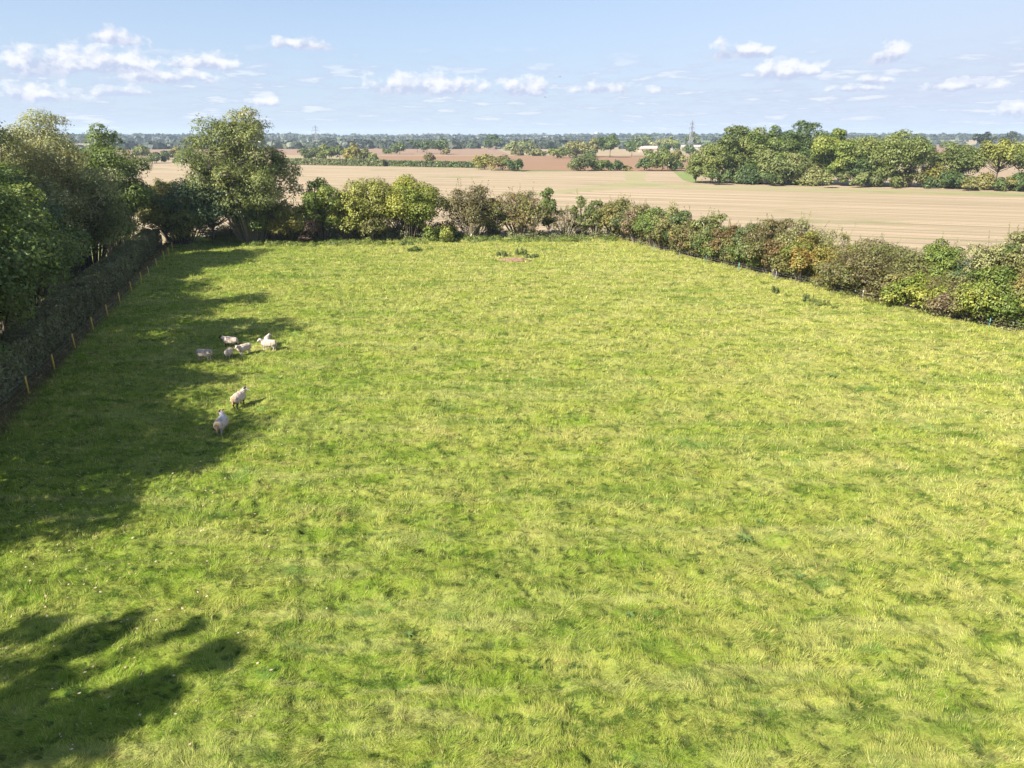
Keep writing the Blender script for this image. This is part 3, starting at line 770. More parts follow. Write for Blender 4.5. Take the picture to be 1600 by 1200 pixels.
for k_, (tx, ty, H_, W_) in enumerate(((100, 975, 17, 3.2), (238, 972, 17.5, 3.0), (330, 978, 18, 1.9), (405, 1008, 18, 3.2), (300, 1060, 15, 3.0), (215, 1140, 15, 2.6), (120, 1060, 14, 4.0), (60, 1120, 13, 4.5))):
    gx_, gy_ = G(tx, ty); dd_ = H_ / math.tan(SUN_EL)
    t_('poplar_tree', 'narrow upright poplar left of the frame casting finger shadows', 'tree', 0, 0, 0, 0, 'mid', 'cone', .04, .62, .38, 45, None, 'poplars standing left of the frame', loc=(gx_ - SH.x * dd_, gy_ - SH.y * dd_), H=H_, W=W_ * 1.25, leafk=1.0)

# ------------------------------------------------------------------ trees: far boundary
t_('ash_tree', 'tallest ash tree with thin crown and visible limbs at the far left corner', 'tree', 396, 380, 171, 142, 'ash', 'spread', .10, .95, .43, 64, BARKP, twigs=True, lrad=.14)
t_('holly_tree', 'dark glossy holly like tree under the left side of the tallest ash', 'tree', 335, 382, 266, 110, 'darkblue', 'shrub', .16, 1.1, .32, 34)
t_('hawthorn_tree', 'small yellow green hawthorn at the end of the clipped hedge', 'tree', 288, 384, 300, 92, 'yellowgreen', 'round', .06, 1.1, .34, 30)
t_('hawthorn_tree', 'faded olive tree behind the yellow green hawthorn by the hedge end', 'tree', 262, 380, 280, 70, 'olive', 'round', .15, 1.0, .38, 20)
t_('field_maple', 'small amber yellow maple under the right side of the tallest ash', 'tree', 447, 380, 312, 66, 'amber', 'round', .06, .9, .40, 24)
t_('holly_bush', 'dark green bushy growth at the foot of the tallest ash', 'bush', 405, 379, 300, 70, 'mid', 'shrub', .08, 1.0, .34, 24)
t_('blackthorn_bush', 'dark twiggy blackthorn between the amber maple and the green tree', 'bush', 478, 379, 318, 50, 'copper', 'shrub', .05, .7, .45, 20, twigs=True)
t_('field_maple', 'fresh green upright tree right of the amber maple', 'tree', 506, 378, 276, 60, 'bright', 'round', .06, .9, .38, 28)
t_('hawthorn_tree', 'wide feathery yellow green hawthorn in the far tree line', 'tree', 575, 375, 281, 88, 'yellowgreen', 'round', .06, 1.0, .38, 34, twigs=True)
t_('hawthorn_tree', 'narrow lime green hawthorn between the fresh green and feathery trees', 'tree', 543, 377, 300, 46, 'maple', 'round', .06, 1.0, .38, 22)
t_('blackthorn_bush', 'low brown green bush under the feathery yellow green hawthorn', 'bush', 586, 377, 334, 50, 'olive', 'shrub', .08, .9, .38, 18)
t_('field_maple', 'dense rounded green maple at the right end of the tall far group', 'tree', 642, 374, 274, 88, 'maple', 'round', .06, 1.2, .26, 38)
t_('elder_bush', 'low green bush at the foot of the rounded maple', 'bush', 692, 378, 350, 42, 'bright', 'shrub', .0, 1.0, .34, 14)
t_('hawthorn_tree', 'brown olive hawthorn on leaning pale stems in mid boundary', 'tree', 738, 373, 289, 74, 'brown', 'round', .06, .72, .46, 30, BARKP, twigs=True)
t_('hawthorn_tree', 'dark green brown hawthorn between the two brown ones', 'tree', 773, 373, 312, 44, 'olive', 'round', .12, .8, .42, 20)
t_('hawthorn_tree', 'broad rust brown thin hawthorn in mid boundary', 'tree', 815, 372, 294, 76, 'rust', 'round', .06, .62, .48, 30, BARKP, twigs=True)
t_('elder_tree', 'slender green topped tree beside the broad rust brown hawthorn', 'tree', 857, 372, 294, 34, 'mid', 'cone', .2, .9, .40, 18, BARKP)
t_('bramble_arch', 'bare arching pale twigs right of the slender green topped tree', 'bush', 884, 373, 326, 42, 'pink', 'shrub', .05, .10, .5, 16, BARKP, twigs=True)
t_('elder_tree', 'slim pale stemmed tree left of a similar one at the hedge corner', 'tree', 905, 371, 309, 32, 'ashgreen', 'round', .06, .9, .38, 16, BARKP)
t_('elder_tree', 'slim tree nearest the start of the right hedge', 'tree', 929, 372, 312, 34, 'ashgreen', 'round', .06, .9, .38, 16, BARKP)

# ------------------------------------------------------------------ shrubs: right hedge
def hr(label, px, base, top, wpx, style, nm='hedge_shrub', twigs=False, dens=1.0, gap=.33, z0=0.02, shape='shrub', nl=24, bark=None, back=1.6):
    return t_(nm, label, 'shrub', px, base, top, wpx * 1.22, style, shape, z0, dens, gap, nl, bark, 'shrubs of the right hedge', back=back, twigs=twigs)
hr('rounded olive shrub at the far corner of the right hedge', 965, 374, 307, 58, 'olive', twigs=True)
hr('pinkish brown twiggy shrub second from the far corner of the hedge', 996, 384, 320, 42, 'pink', twigs=True, dens=.8, bark=BARKP)
hr('leafy green shrub just right of the first pinkish brown one', 1022, 390, 321, 48, 'mid')
hr('pale olive shrub with upright tips right of the leafy green one', 1046, 396, 323, 42, 'pale', twigs=True, dens=.9)
hr('dark green shrub left of the rusty red one', 1066, 401, 330, 42, 'dark')
hr('rusty red brown shrub in the middle of the right hedge', 1088, 407, 344, 40, 'red', dens=.9, twigs=True)
hr('tall grey green shrub behind the leaning bleached dead stem', 1112, 412, 333, 46, 'ashgreen', twigs=True)
hr('low rust shrub right of the leaning bleached dead stem', 1140, 418, 352, 48, 'rust', twigs=True)
hr('grey green shrub right of the dead stem', 1166, 424, 352, 46, 'hedgemid')
hr('tall brown topped shrub left of the pale twiggy one', 1204, 433, 343, 62, 'brown', twigs=True, dens=.9)
hr('pale sparse twiggy shrub rising above the orange bush', 1243, 440, 343, 62, 'pale', twigs=True, dens=.45, gap=.45, back=3.4)
hr('orange and yellow berried hawthorn bush in the right hedge', 1252, 446, 362, 66, 'orange', nm='hawthorn_bush', dens=1.1)
hr('red brown shrub left of the orange berried bush', 1216, 440, 372, 40, 'rust')
hr('sparse yellow tipped shrub right of the orange berried bush', 1303, 450, 366, 48, 'yellowgreen', dens=.35, gap=.48, twigs=True, back=3.0, bark=BARKP)
hr('low grey olive shrub beside the thick bleached post', 1316, 459, 404, 56, 'olive')
hr('big rounded brown shrub, widest in the right hedge', 1374, 471, 380, 112, 'brown', nl=40, twigs=True)
hr('pointed bright green shrub with orange flecks', 1452, 484, 378, 62, 'bright', shape='cone', nl=24, back=2.2)
hr('low lime green shrub in front of the pointed bright one', 1432, 488, 428, 68, 'maple', back=1.0)
hr('dark blue green rounded shrub right of the pointed one', 1506, 496, 402, 66, 'darkblue', back=2.6)
hr('low pinkish brown dead growth below the dark blue green shrub', 1487, 503, 452, 58, 'pink', dens=.8, twigs=True, back=.8)
hr('tall yellow green twiggy shrub high at the right end', 1556, 508, 358, 86, 'pale', twigs=True, dens=.8, back=4.2)
hr('large bright leafy shrub at the right end of the hedge', 1556, 516, 418, 82, 'bright', nl=36, back=1.4)
hr('mid green shrub behind the bright leafy one near the right edge', 1548, 508, 382, 70, 'mid', back=3.0)
hr('olive shrub cut by the right picture edge', 1606, 520, 372, 74, 'olive', twigs=True, back=2.6)
for (px_, b_, t2_, w_, st_, lb_) in ((980, 379, 326, 46, 'hedgemid', 'low green shrub filling the hedge beside the rounded olive corner shrub'), (1033, 394, 338, 50, 'olive', 'olive shrub filling the hedge between the leafy green and pale olive ones'),
        (1077, 405, 345, 50, 'olive', 'olive green shrub filling the hedge left of the rusty red one'), (1127, 416, 358, 54, 'mid', 'green shrub filling the hedge behind the foot of the dead stem'),
        (1180, 428, 368, 56, 'mid', 'green shrub filling the hedge left of the tall brown topped one'), (1233, 443, 384, 50, 'olive', 'low olive shrub filling the hedge left of the orange bush'),
        (1282, 450, 392, 56, 'brown', 'low brown shrub filling the hedge right of the orange bush'), (1334, 463, 405, 60, 'mid', 'green shrub filling the hedge left of the widest brown one'),
        (1412, 482, 412, 60, 'olive', 'olive shrub filling the hedge right of the widest brown one'), (1470, 494, 425, 60, 'brown', 'brown shrub filling the hedge behind the low lime one'), (1525, 505, 425, 60, 'olive', 'olive shrub filling the hedge left of the bright leafy one')):
    hr(lb_, px_, b_, t2_, w_, st_, twigs=True, back=2.0)
hr('green shrub just beyond the right picture edge', 1660, 536, 400, 90, 'mid')
# leaning bleached dead stem
x, y = G(1112, 411); zt = ztop(y + 1.5, 346); mb = MB()
mb.tube([(0.9, 0, 0), (.85, .3, 1.0), (.55, .5, zt * .45), (-.6, .9, zt * .72), (-1.7, 1.2, zt)], [.13, .12, .10, .07, .02], 7)
mb.tube([(.55, .5, zt * .45), (.9, .6, zt * .75)], [.05, .015], 5); mb.tube([(-.6, .9, zt * .72), (-1.0, .7, zt * .95)], [.04, .01], 5)
o = mb.build('dead_stem', BARKW, None, True); o.location = (x + .1, y - .3, 0); tag(o, 'leaning bleached dead stem standing out in the right hedge', 'dead tree')
x, y = G(755, 374); mb = MB(); mb.tube([(-1.6, -.4, 0), (-.6, -.2, 1.6), (.9, 0, 3.4)], [.14, .11, .07], 7)
o = mb.build('leaning_trunk', BARKW, None, True); o.location = (x - .8, y - .4, 0); tag(o, 'short pale leaning trunk at the foot of the brown olive hawthorn', 'dead tree')

# ------------------------------------------------------------------ wood on the right beyond the stubble
WG = 'oaks of the wood beyond the stubble'
def wd_(label, px, base, top, wpx, style, z0=.06, dens=1.1, gap=.27, shape='round', nl=26, nm='oak_tree', cat='tree', bark=None, back=0):
    wpx = wpx * 1.12
    t_(nm, label, cat, px, base, top, wpx, style, shape, z0, dens, gap, nl, bark, WG if nm == 'oak_tree' else None, lrad=.17, back=back)
wd_('lowest leftmost oak at the end of the wood beyond the stubble', 1110, 286, 222, 52, 'oak', z0=.0, shape='shrub')
wd_('second oak from the left end of the wood beyond the stubble', 1150, 286, 194, 72, 'oak', back=6, z0=.0, shape='shrub')
wd_('green oak left of the tallest crown in the wood', 1198, 287, 196, 66, 'mid', back=4, z0=.0, shape='shrub')
wd_('tallest dark oak in the middle of the wood', 1246, 288, 187, 76, 'dark', back=8, z0=.0, shape='shrub')
wd_('lower grey green oak in front of the tallest dark oak', 1222, 288.5, 232, 66, 'ashgreen', z0=.0, shape='shrub')
wd_('bright yellow green oak right of the tallest dark oak', 1293, 289, 201, 62, 'bright', z0=.05)
wd_('low dark oak between the bright yellow green one and the broad one', 1332, 290, 238, 56, 'dark', z0=.0, shape='shrub')
wd_('broad rounded oak at the right end of the wood', 1377, 291, 203, 96, 'oak', nl=32)
wd_('low grey bush in front of the broad rounded oak', 1366, 292, 266, 62, 'ashgreen', z0=.0, nm='field_bush', cat='bush', shape='shrub')
wd_('low ivy dark bush at the foot of the wood', 1165, 287.5, 262, 90, 'dark', z0=.0, nm='field_bush', cat='bush', shape='shrub')
wd_('mixed low bush at the foot of the tallest dark oak', 1255, 289.5, 264, 96, 'ashgreen', z0=.0, nm='field_bush', cat='bush', shape='shrub')
wd_('olive bush right of the broad rounded oak', 1420, 292, 262, 44, 'olive', z0=.0, nm='field_bush', cat='bush', shape='shrub')
wd_('golden topped bush between the wood and the oaks on the right', 1450, 292.5, 254, 40, 'amber', z0=.0, nm='field_bush', cat='bush', shape='shrub')
wd_('dark low hedge bush under the yellowing oak', 1480, 293.5, 268, 70, 'dark', z0=.0, nm='field_bush', cat='bush', shape='shrub')
wd_('yellowing oak left of the open crowned one near the right edge', 1494, 292, 222, 66, 'oak', z0=.2)
wd_('open crowned yellow oak with bare field seen beneath it', 1553, 294, 219, 74, 'yellowgreen', z0=.42, dens=.9, gap=.34)
wd_('greenish oak cut by the right picture edge', 1604, 296, 222, 70, 'oak', z0=.3, gap=.32)
wd_('low green hedge bush under the open crowned yellow oak', 1535, 296.5, 272, 70, 'olive', z0=.0, nm='field_bush', cat='bush', shape='shrub')
wd_('dark low hedge bush at the right picture edge', 1592, 298, 277, 66, 'dark', z0=.0, nm='field_bush', cat='bush', shape='shrub')

# ------------------------------------------------------------------ mid distance bushes and trees
def md(label, px, base, top, wpx, style, tr=False, cat=None, nl=12, shape=None, gap=.28):
    t_('field_tree' if tr else 'field_bush', label, cat or ('tree' if tr else 'bush'), px, base, top, wpx, style, shape or ('round' if tr else 'shrub'), .25 if tr else 0.0, 1.25, gap, nl,
       None, 'scattered trees and bushes between the far fields')
md('ochre bush left of two others on the near edge of the brown field', 757, 264.5, 243, 26, 'amber')
md('brown olive bush between an ochre and a dark round bush', 782, 266, 242, 36, 'olive')
md('dark round bush at the left corner of the brown ploughed field', 808, 267.5, 249, 30, 'dark')
md('broad dark round bush left of the small ones on the brown field edge', 914, 267, 242, 38, 'hedgemid')
md('lower green bush right of the broad dark round bush', 938, 267, 250, 32, 'mid')
md('small low dark bush before the gap in the brown field edge', 962, 267, 252, 26, 'dark')
md('thin olive scrub right of the small low dark bush', 977, 267, 258, 14, 'olive')
md('upright dark bush left of the largest bush on the track', 1006, 266.5, 245, 22, 'dark')
md('largest olive green bush above the green track', 1034, 267, 236, 40, 'oak')
md('ochre topped bush left of the pylon foot', 1056, 264, 236, 26, 'pale')
md('dark low bush end beside the strip of brown field', 1054, 267.2, 253, 22, 'dark')
md('brown scrub at the left foot of the right hand wood', 1087, 284, 258, 12, 'rust')
md('round dark bush, leftmost of a dense row behind the green hedge', 487, 249.5, 231, 30, 'hedgemid')
md('round bush, second in the dense row behind the green hedge', 508, 249.5, 228, 28, 'oak')
md('round dark bush, third in the dense row behind the green hedge', 530, 249.5, 229, 30, 'hedgemid')
md('golden brown tree right of the dense row of bushes', 552, 252, 225, 26, 'amber')
md('olive bush between the golden brown tree and grey bush', 572, 251, 231, 20, 'olive')
md('grey green bush standing out in front of the long hedge', 585, 259, 238, 20, 'ashgreen')
md('small lime bush below the golden brown tree', 551, 257, 245, 12, 'yellowgreen')
md('small green tree on the pinkish field left of centre', 624, 241, 223, 20, 'mid')
md('low green hedge bush left of the small green tree', 607, 240.5, 233, 18, 'mid')
md('lone brown bush rising from the long dark hedge', 673, 256, 238, 16, 'brown')
md('dark tree, first of three on the brown field', 652, 238, 219, 17, 'dark', True)
md('dark tree, second of three on the brown field', 667, 240, 219, 17, 'dark', True)
md('larger dark tree, third of three on the brown field', 689, 241, 218, 24, 'dark', True)
md('low olive bush beside the third dark tree', 698, 242, 232, 12, 'olive')
md('big dark blue green tree near the centre skyline', 773, 233, 210, 26, 'dark')
md('grey green tree right of the big dark central tree', 799, 238, 221, 18, 'ashgreen')
md('pale green tree between the centre trees and the ochre willow', 824, 237, 220, 26, 'ashgreen')
md('low brown hedge length at the top of the brown field', 812, 243, 234, 28, 'brown')
md('low rust hedge length left of the ochre willow', 842, 243.5, 235, 34, 'olive')
md('grey bush at the left foot of the ochre willow', 876, 247, 231, 30, 'oak')
md('wide ochre willow above the brown field', 900, 246, 220, 42, 'pale')
md('ochre green tree left of the big isolated dark oak', 928, 245, 219, 26, 'olive')
md('big isolated dark oak on the brown field edge', 953, 246, 209, 35, 'dark', True, nl=18)
md('dark oak with white post below, right of the isolated oak', 987, 244, 221, 24, 'dark', True)
md('low dark shrub right below the ochre willow', 922, 248, 236, 18, 'dark')
md('dark green tree in front of the long barn gable', 1041, 240, 224, 28, 'dark')
md('yellow tree behind the farm buildings', 1046, 233, 213, 18, 'yellowgreen')
md('pale olive tree left of the yellow tree behind the farm', 1027, 232, 218, 20, 'pale')
md('dark round tree right of the pylon by the sheds', 1078, 242, 226, 18, 'dark')
md('small scrub in front of the long barn', 1014, 242, 233, 16, 'ashgreen')
md('big pale tree standing behind the sheds on the skyline', 1080, 231, 207, 22, 'ashgreen')
md('dark green tree on the skyline left of the farm', 1008, 231, 212, 34, 'mid')
md('pale green bush seen left of the tallest ash, leftmost', 222, 249, 226, 24, 'ashgreen')
md('small dark round bush left of the tallest ash', 262, 249, 235, 15, 'dark')
md('low green bushes along the left stubble edge', 244, 255, 241, 34, 'hedgemid')
md('olive bush beside the rounded green bush at left', 279, 249, 230, 18, 'olive')
md('rounded green bush left of the tallest ash', 294, 253, 229, 22, 'mid')
md('low dark hedge bush under the rounded green bush', 290, 255, 244, 42, 'dark')
md('dark tree on the right skyline beyond the broad oak', 1423, 246, 215, 22, 'dark')
md('pale olive tree right of the dark skyline tree', 1441, 247, 221, 20, 'oak')
md('mid green bush between the wood and the yellowing oak', 1440, 262, 238, 44, 'hedgemid')
md('dark blue skyline tree behind the yellowing oaks', 1536, 240, 208, 24, 'far', True)
md('dark skyline tree near the right picture edge', 1575, 236, 210, 22, 'far', True)
hedge('field_hedge', 'long clipped green hedge in front of the dense row of bushes', G(440, 257), G(600, 260), 3, 3.6, 'hedgemid', .8)
hedge('field_hedge', 'thin dark hedge between the stubble and the green strip', G(600, 259.5), G(752, 262.5), 3, 3.0, 'dark', .8)
hedge('field_hedge', 'faint far hedge beyond the tan field on the left', G(60, 226.5), G(330, 226.5), 4, 5, 'far', 1.6)

# distant woodland: rows of far hedgerow trees merging to the skyline
rs = np.random.RandomState(77); VV = []; LB = []; RN = []
def lump(x, y, W_, H_, q):
    z = float(hz(np.array([x]), np.array([y]))[0]); n = int(150 if y < 2400 else 90)
    d = rs.normal(size=(n, 3)); d[:, 2] = np.abs(d[:, 2]); d /= np.linalg.norm(d, axis=1)[:, None]
    r = 0.75 + 0.3 * rs.rand(n)
    p_ = np.stack([x + d[:, 0] * W_ / 2 * r, y + d[:, 1] * W_ / 2 * r, z + H_ * (.12 + .86 * d[:, 2] * r)], -1)
    lowm = rs.rand(n) < .3; p_[lowm, 2] = z + H_ * .5 * rs.rand(lowm.sum())
    s = max(1.1, W_ * 0.20); nr = d + rs.normal(size=(n, 3)) * .25; nr /= np.linalg.norm(nr, axis=1)[:, None]
    a_ = rs.normal(size=(n, 3)); t1 = np.cross(nr, a_); t1 /= np.linalg.norm(t1, axis=1)[:, None]; b1 = np.cross(nr, t1)
    sz = s * (.6 + .8 * rs.rand(n))[:, None]
    VV.append(np.stack([p_ - t1 * sz * .8, p_ + b1 * sz * .6, p_ + t1 * sz * .8, p_ - b1 * sz * .6], 1).reshape(-1, 3)); LB.append(np.full(n, q)); RN.append(rs.rand(n))
for Y, step, thr, hh in ((1020, 15, .60, 10), (1250, 16, .52, 11), (1500, 17, .45, 12), (1800, 18, .38, 12), (2150, 20, .30, 13), (2500, 20, .22, 14), (2850, 22, .1, 14), (3250, 24, .0, 15), (3700, 26, .0, 15)):
    x = -Y * .95
    while x < Y * .95:
        k = float(fbm(np.array([x / 260.0 + Y]), np.array([Y / 57.0]), 3, 2)[0])
        yj = Y + 90 * math.sin(x / 310.0 + Y) + rs.normal() * 12
        if k > thr:
            lump(x, yj, rs.uniform(13, 38), hh * rs.uniform(.6, 1.3), rs.rand())
        elif rs.rand() < .5:
            lump(x, yj, rs.uniform(14, 20), rs.uniform(2.5, 5), rs.rand() * .5)
        x += step * rs.uniform(.6, 1.3)
V = np.concatenate(VV); n = len(V) // 4
tag(link('distant_woodland', npmesh('distant_woodland', V, np.arange(4 * n).reshape(n, 4), 4, {'rnd': np.concatenate(RN), 'lobe': np.concatenate(LB)}), LEAFM['far']),
    'hazy blue green woodland and hedgerows merging along the skyline', 'woodland', kind='stuff')

# ------------------------------------------------------------------ buildings far away
WALLC = simple('cream_render', (.40, .33, .25), (.34, .28, .21), .5); BRICKR = simple('pinkish_brick', (.45, .27, .20), (.36, .21, .16), .6)
ROOFP = simple('pinkish_tin_roof', (.48, .36, .32), (.40, .30, .27), .3); ROOFR = simple('red_tile_roof', (.40, .20, .13), (.32, .15, .10), .5)
ROOFG = simple('pale_sheet_roof', (.40, .35, .33), (.33, .30, .28), .3); WHITE = simple('white_render', (.42, .40, .37), (.36, .34, .31), .5)
GLASS = simple('dark_window', (.05, .06, .07), (.03, .03, .04), 1, .2, .5); ORG = simple('orange_stack', (.75, .36, .07), (.62, .28, .06), .4)
def building(name, label, px, base, wpx, wall_h, roof_h, dep, wallm, roofm, rz=0.0, wins=3, chim=False, cat='house'):
    x, y = G(px, base); z0_ = float(hz(np.array([x]), np.array([y]))[0])
    Wd = wpx / F * depth(y); root = tag(empty(name, (x, y, z0_), rz), label, cat)
    mb = MB(); mb.box((0, 0, wall_h / 2), (Wd, dep, wall_h))
    for sx_ in (-1, 1): mb.face([(sx_ * Wd / 2, -dep / 2, wall_h), (sx_ * Wd / 2, dep / 2, wall_h), (sx_ * Wd / 2, 0, wall_h + roof_h)])
    mb.build('wall', wallm, root)
    mb = MB(); e = .5
    for sy in (-1, 1):
        a_ = [(-Wd / 2 - e, sy * (dep / 2 + e), wall_h - .25), (Wd / 2 + e, sy * (dep / 2 + e), wall_h - .25), (Wd / 2 + e, 0, wall_h + roof_h), (-Wd / 2 - e, 0, wall_h + roof_h)]
        b_ = [(p_[0], p_[1], p_[2] + .25) for p_ in a_]
        mb.face(a_); mb.face(b_)
        for k in range(4): mb.face([a_[k], a_[(k + 1) % 4], b_[(k + 1) % 4], b_[k]])
    rf = mb.build('roof', roofm, root)
    if chim:
        mb = MB(); mb.box((Wd * .3, 0, wall_h + roof_h + .5), (1.0, .8, 2.2)); mb.build('chimney', BRICKR, rf)
    for k in range(wins):
        mb = MB(); mb.box((-Wd / 2 + Wd * (k + .5) / wins, -dep / 2 - .03, wall_h * .55), (min(1.6, Wd / wins * .4), .08, min(1.5, wall_h * .4))); mb.build('window', GLASS, root)
    return root
building('barn', 'long pinkish roofed barn on the far side of the brown field', 1014, 238, 32, 4.2, 2.6, 12, WALLC, ROOFP, .05, 4, cat='barn')
building('farm_shed', 'pale gabled shed left of the pylon', 1053, 234, 10, 4, 2.4, 9, WHITE, ROOFG, .5, 2, cat='shed')
building('farm_shed', 'long low pale shed right of the pylon', 1079, 234, 30, 4, 2.2, 12, WALLC, ROOFG, -.05, 4, cat='shed')
x, y = G(1080, 233.6); mb = MB()
for k in range(7): mb.tube([(-9 + k * 2.9, 0, 1.4), (-6.6 + k * 2.9, 0, 1.4)], 1.35, 10)
for k in range(6): mb.tube([(-7.5 + k * 2.9, 0, 3.6), (-5.1 + k * 2.9, 0, 3.6)], 1.35, 10)
o = mb.build('bale_stack', ORG); o.location = (x, y + 16, 0); tag(o, 'orange stack of round bales behind the long low pale shed', 'bales')
building('house', 'small red roofed house left of centre on the skyline', 594, 224, 9, 5, 3, 8, WHITE, ROOFR, .3, 2, True)
building('house', 'pinkish brick house right of the small red roofed one', 624, 223, 12, 5, 3.5, 9, BRICKR, ROOFR, -.2, 3, True)
building('house', 'white gabled house near the isolated skyline clump', 853, 222, 9, 6, 3.5, 9, WHITE, ROOFG, .4, 2, True)
building('house', 'pale tall house right of the white gabled one', 881, 226, 5, 7, 3, 8, WALLC, ROOFR, .1, 2, True)
building('barn', 'white barn far off left of the tallest ash', 403, 226, 9, 4, 2, 10, WHITE, ROOFG, .1, 2, cat='barn')
building('house', 'pink walled house beyond the wood on the right skyline', 1323, 225, 7, 5, 3, 8, WALLC, ROOFR, .3, 2, True)
building('house', 'pale house among trees at the far right skyline', 1555, 224, 8, 5, 3, 8, WHITE, ROOFR, -.3, 2, True)
x, y = G(932, 223); z0_ = float(hz(np.array([x]), np.array([y]))[0]); root = tag(empty('water_tower', (x, y, z0_)), 'pale water tower just left of the isolated dark oak', 'tower')
mb = MB(); mb.tube([(0, 0, 17), (0, 0, 18), (0, 0, 23), (0, 0, 24)], [4, 8, 8, 6], 20); mb.build('tank', WHITE, root)
for k in range(6):
    a_ = k * math.pi / 3; mb = MB(); mb.tube([(6 * math.cos(a_), 6 * math.sin(a_), 0), (5 * math.cos(a_), 5 * math.sin(a_), 17.6)], .6, 8); mb.build('leg', WALLC, root)

# ------------------------------------------------------------------ pylons and cables
STEEL = simple('galvanised_steel', (.34, .34, .37), (.26, .26, .29), .5, .6, .4)
ARMS = ((22.5, 7.5), (28.5, 9.5), (34.0, 6.8))
def pylon(x, y, label, rz):
    Hh = 39.0; root = tag(empty('pylon', (x, y, 0), rz), label, 'pylon', 'pylons of the far power line')
    def hw(z): return 3.6 + (1.0 - 3.6) * min(1, z / 22.0) if z < 22 else 1.0 - .75 * (z - 22) / 17
    mb = MB(); lv = [0, 6, 11, 15, 18.5, 22, 25.5, 28.5, 31.5, 34, 36.5, 39]
    for a_, b_ in zip(lv[:-1], lv[1:]):
        ca = [(sx_ * hw(a_), sy * hw(a_), a_) for sx_, sy in ((-1, -1), (1, -1), (1, 1), (-1, 1))]
        cb = [(sx_ * hw(b_), sy * hw(b_), b_) for sx_, sy in ((-1, -1), (1, -1), (1, 1), (-1, 1))]
        for k in range(4):
            mb.tube([ca[k], cb[k]], .20, 4); mb.tube([ca[k], cb[(k + 1) % 4]], .11, 4); mb.tube([ca[(k + 1) % 4], cb[k]], .11, 4); mb.tube([cb[k], cb[(k + 1) % 4]], .10, 4)
    mb.build('lattice_tower', STEEL, root)
    for z, hwid in ARMS:
        mb = MB()
        for sx_ in (-1, 1):
            tip = (sx_ * hwid, 0, z)
            for sy in (-1, 1):
                mb.tube([(sx_ * hw(z) * .8, sy * hw(z), z), tip], .15, 4); mb.tube([(sx_ * hw(z) * .8, sy * hw(z), z + 1.8), tip], .13, 4)
        mb.build('cross_arm', STEEL, root)
        for sx_ in (-1, 1):
            mb = MB(); mb.tube([(sx_ * hwid, 0, z), (sx_ * hwid, 0, z - 2.6)], .16, 6); mb.build('insulator', GLASS, root)
P2 = Vector((243, 985)); P1 = Vector((-372, 1378)); ld = (P2 - P1).normalized(); ang = math.atan2(ld.y, ld.x) + math.pi / 2
pylon(P2.x, P2.y, 'nearer tall lattice pylon beside the right hand wood', ang)
pylon(P1.x, P1.y, 'farther lattice pylon right of the tallest ash on the skyline', ang)
ln_ = Vector((-ld.y, ld.x)); spans = [P1 - ld * 365 * 1.0, P1, (P1 + P2) / 2, P2, P2 + ld * 365]
for z, hwid in ARMS:
    for sx_ in (-1, 1):
        mb = MB(); pts = []
        for A, B in zip(spans[:-1], spans[1:]):
            for k in range(16):
                f_ = k / 16; q_ = A.lerp(B, f_) + ln_ * (sx_ * hwid)
                pts.append((q_.x, q_.y, z - 2.6 - 26 * f_ * (1 - f_) * 1.0))
        pts = pts[1:]
        mb.tube(pts, .05, 4); tag(mb.build('power_cable', STEEL), 'thin sagging power cable strung between the far pylons', 'cable', 'cables of the far power line')

# ------------------------------------------------------------------ sheep
def woolmat(name, c1, c2):
    mt, t, out = newmat(name); tcn = t.n('ShaderNodeTexCoord'); b = t.n('ShaderNodeBsdfPrincipled')
    b.inputs['Roughness'].default_value = 1.0; b.inputs['Specular IOR Level'].default_value = .05
    nz = t.noise(tcn.outputs['Object'], 7, 4, .65); t.set(b.inputs['Base Color'], t.mix(t.ramp(nz, .4, .68), c1, c2))
    bp = t.n('ShaderNodeBump'); bp.inputs['Distance'].default_value = .03; t.set(bp.inputs['Height'], t.noise(tcn.outputs['Object'], 28, 3, .7)); t.t.links.new(bp.outputs[0], b.inputs['Normal'])
    t.t.links.new(b.outputs[0], out.inputs[0]); return mt
WOOL = woolmat('wool', (.54, .445, .37), (.38, .295, .235)); BLK = simple('black_sheep_skin', (.025, .022, .022), (.04, .035, .033), 12); WHT = simple('white_sheep_face', (.56, .49, .43), (.46, .38, .33), 12)
GRY = simple('grey_sheep_skin', (.22, .20, .20), (.34, .30, .29), 10); DIRT = woolmat('stained_wool', (.36, .25, .14), (.28, .19, .11)); BLUEM = woolmat('blue_marked_wool', (.52, .49, .53), (.46, .42, .42))
def capsule(bm, a, b, r1, r2):
    a, b = Vector(a), Vector(b); vs = []
    for c, r in ((a, r1), (b, r2)):
        for i in range(7):
            th = math.pi * i / 6
            for j in range(10):
                ph2 = 2 * math.pi * j / 10
                vs.append(bm.verts.new(c + Vector((math.sin(th) * math.cos(ph2), math.sin(th) * math.sin(ph2), math.cos(th))) * r))
                if i in (0, 6): break
    res = bmesh.ops.convex_hull(bm, input=vs)
    junk = [g for g in res['geom_interior'] + res['geom_unused'] if isinstance(g, bmesh.types.BMVert)]
    bmesh.ops.delete(bm, geom=list(set(junk)), context='VERTS')
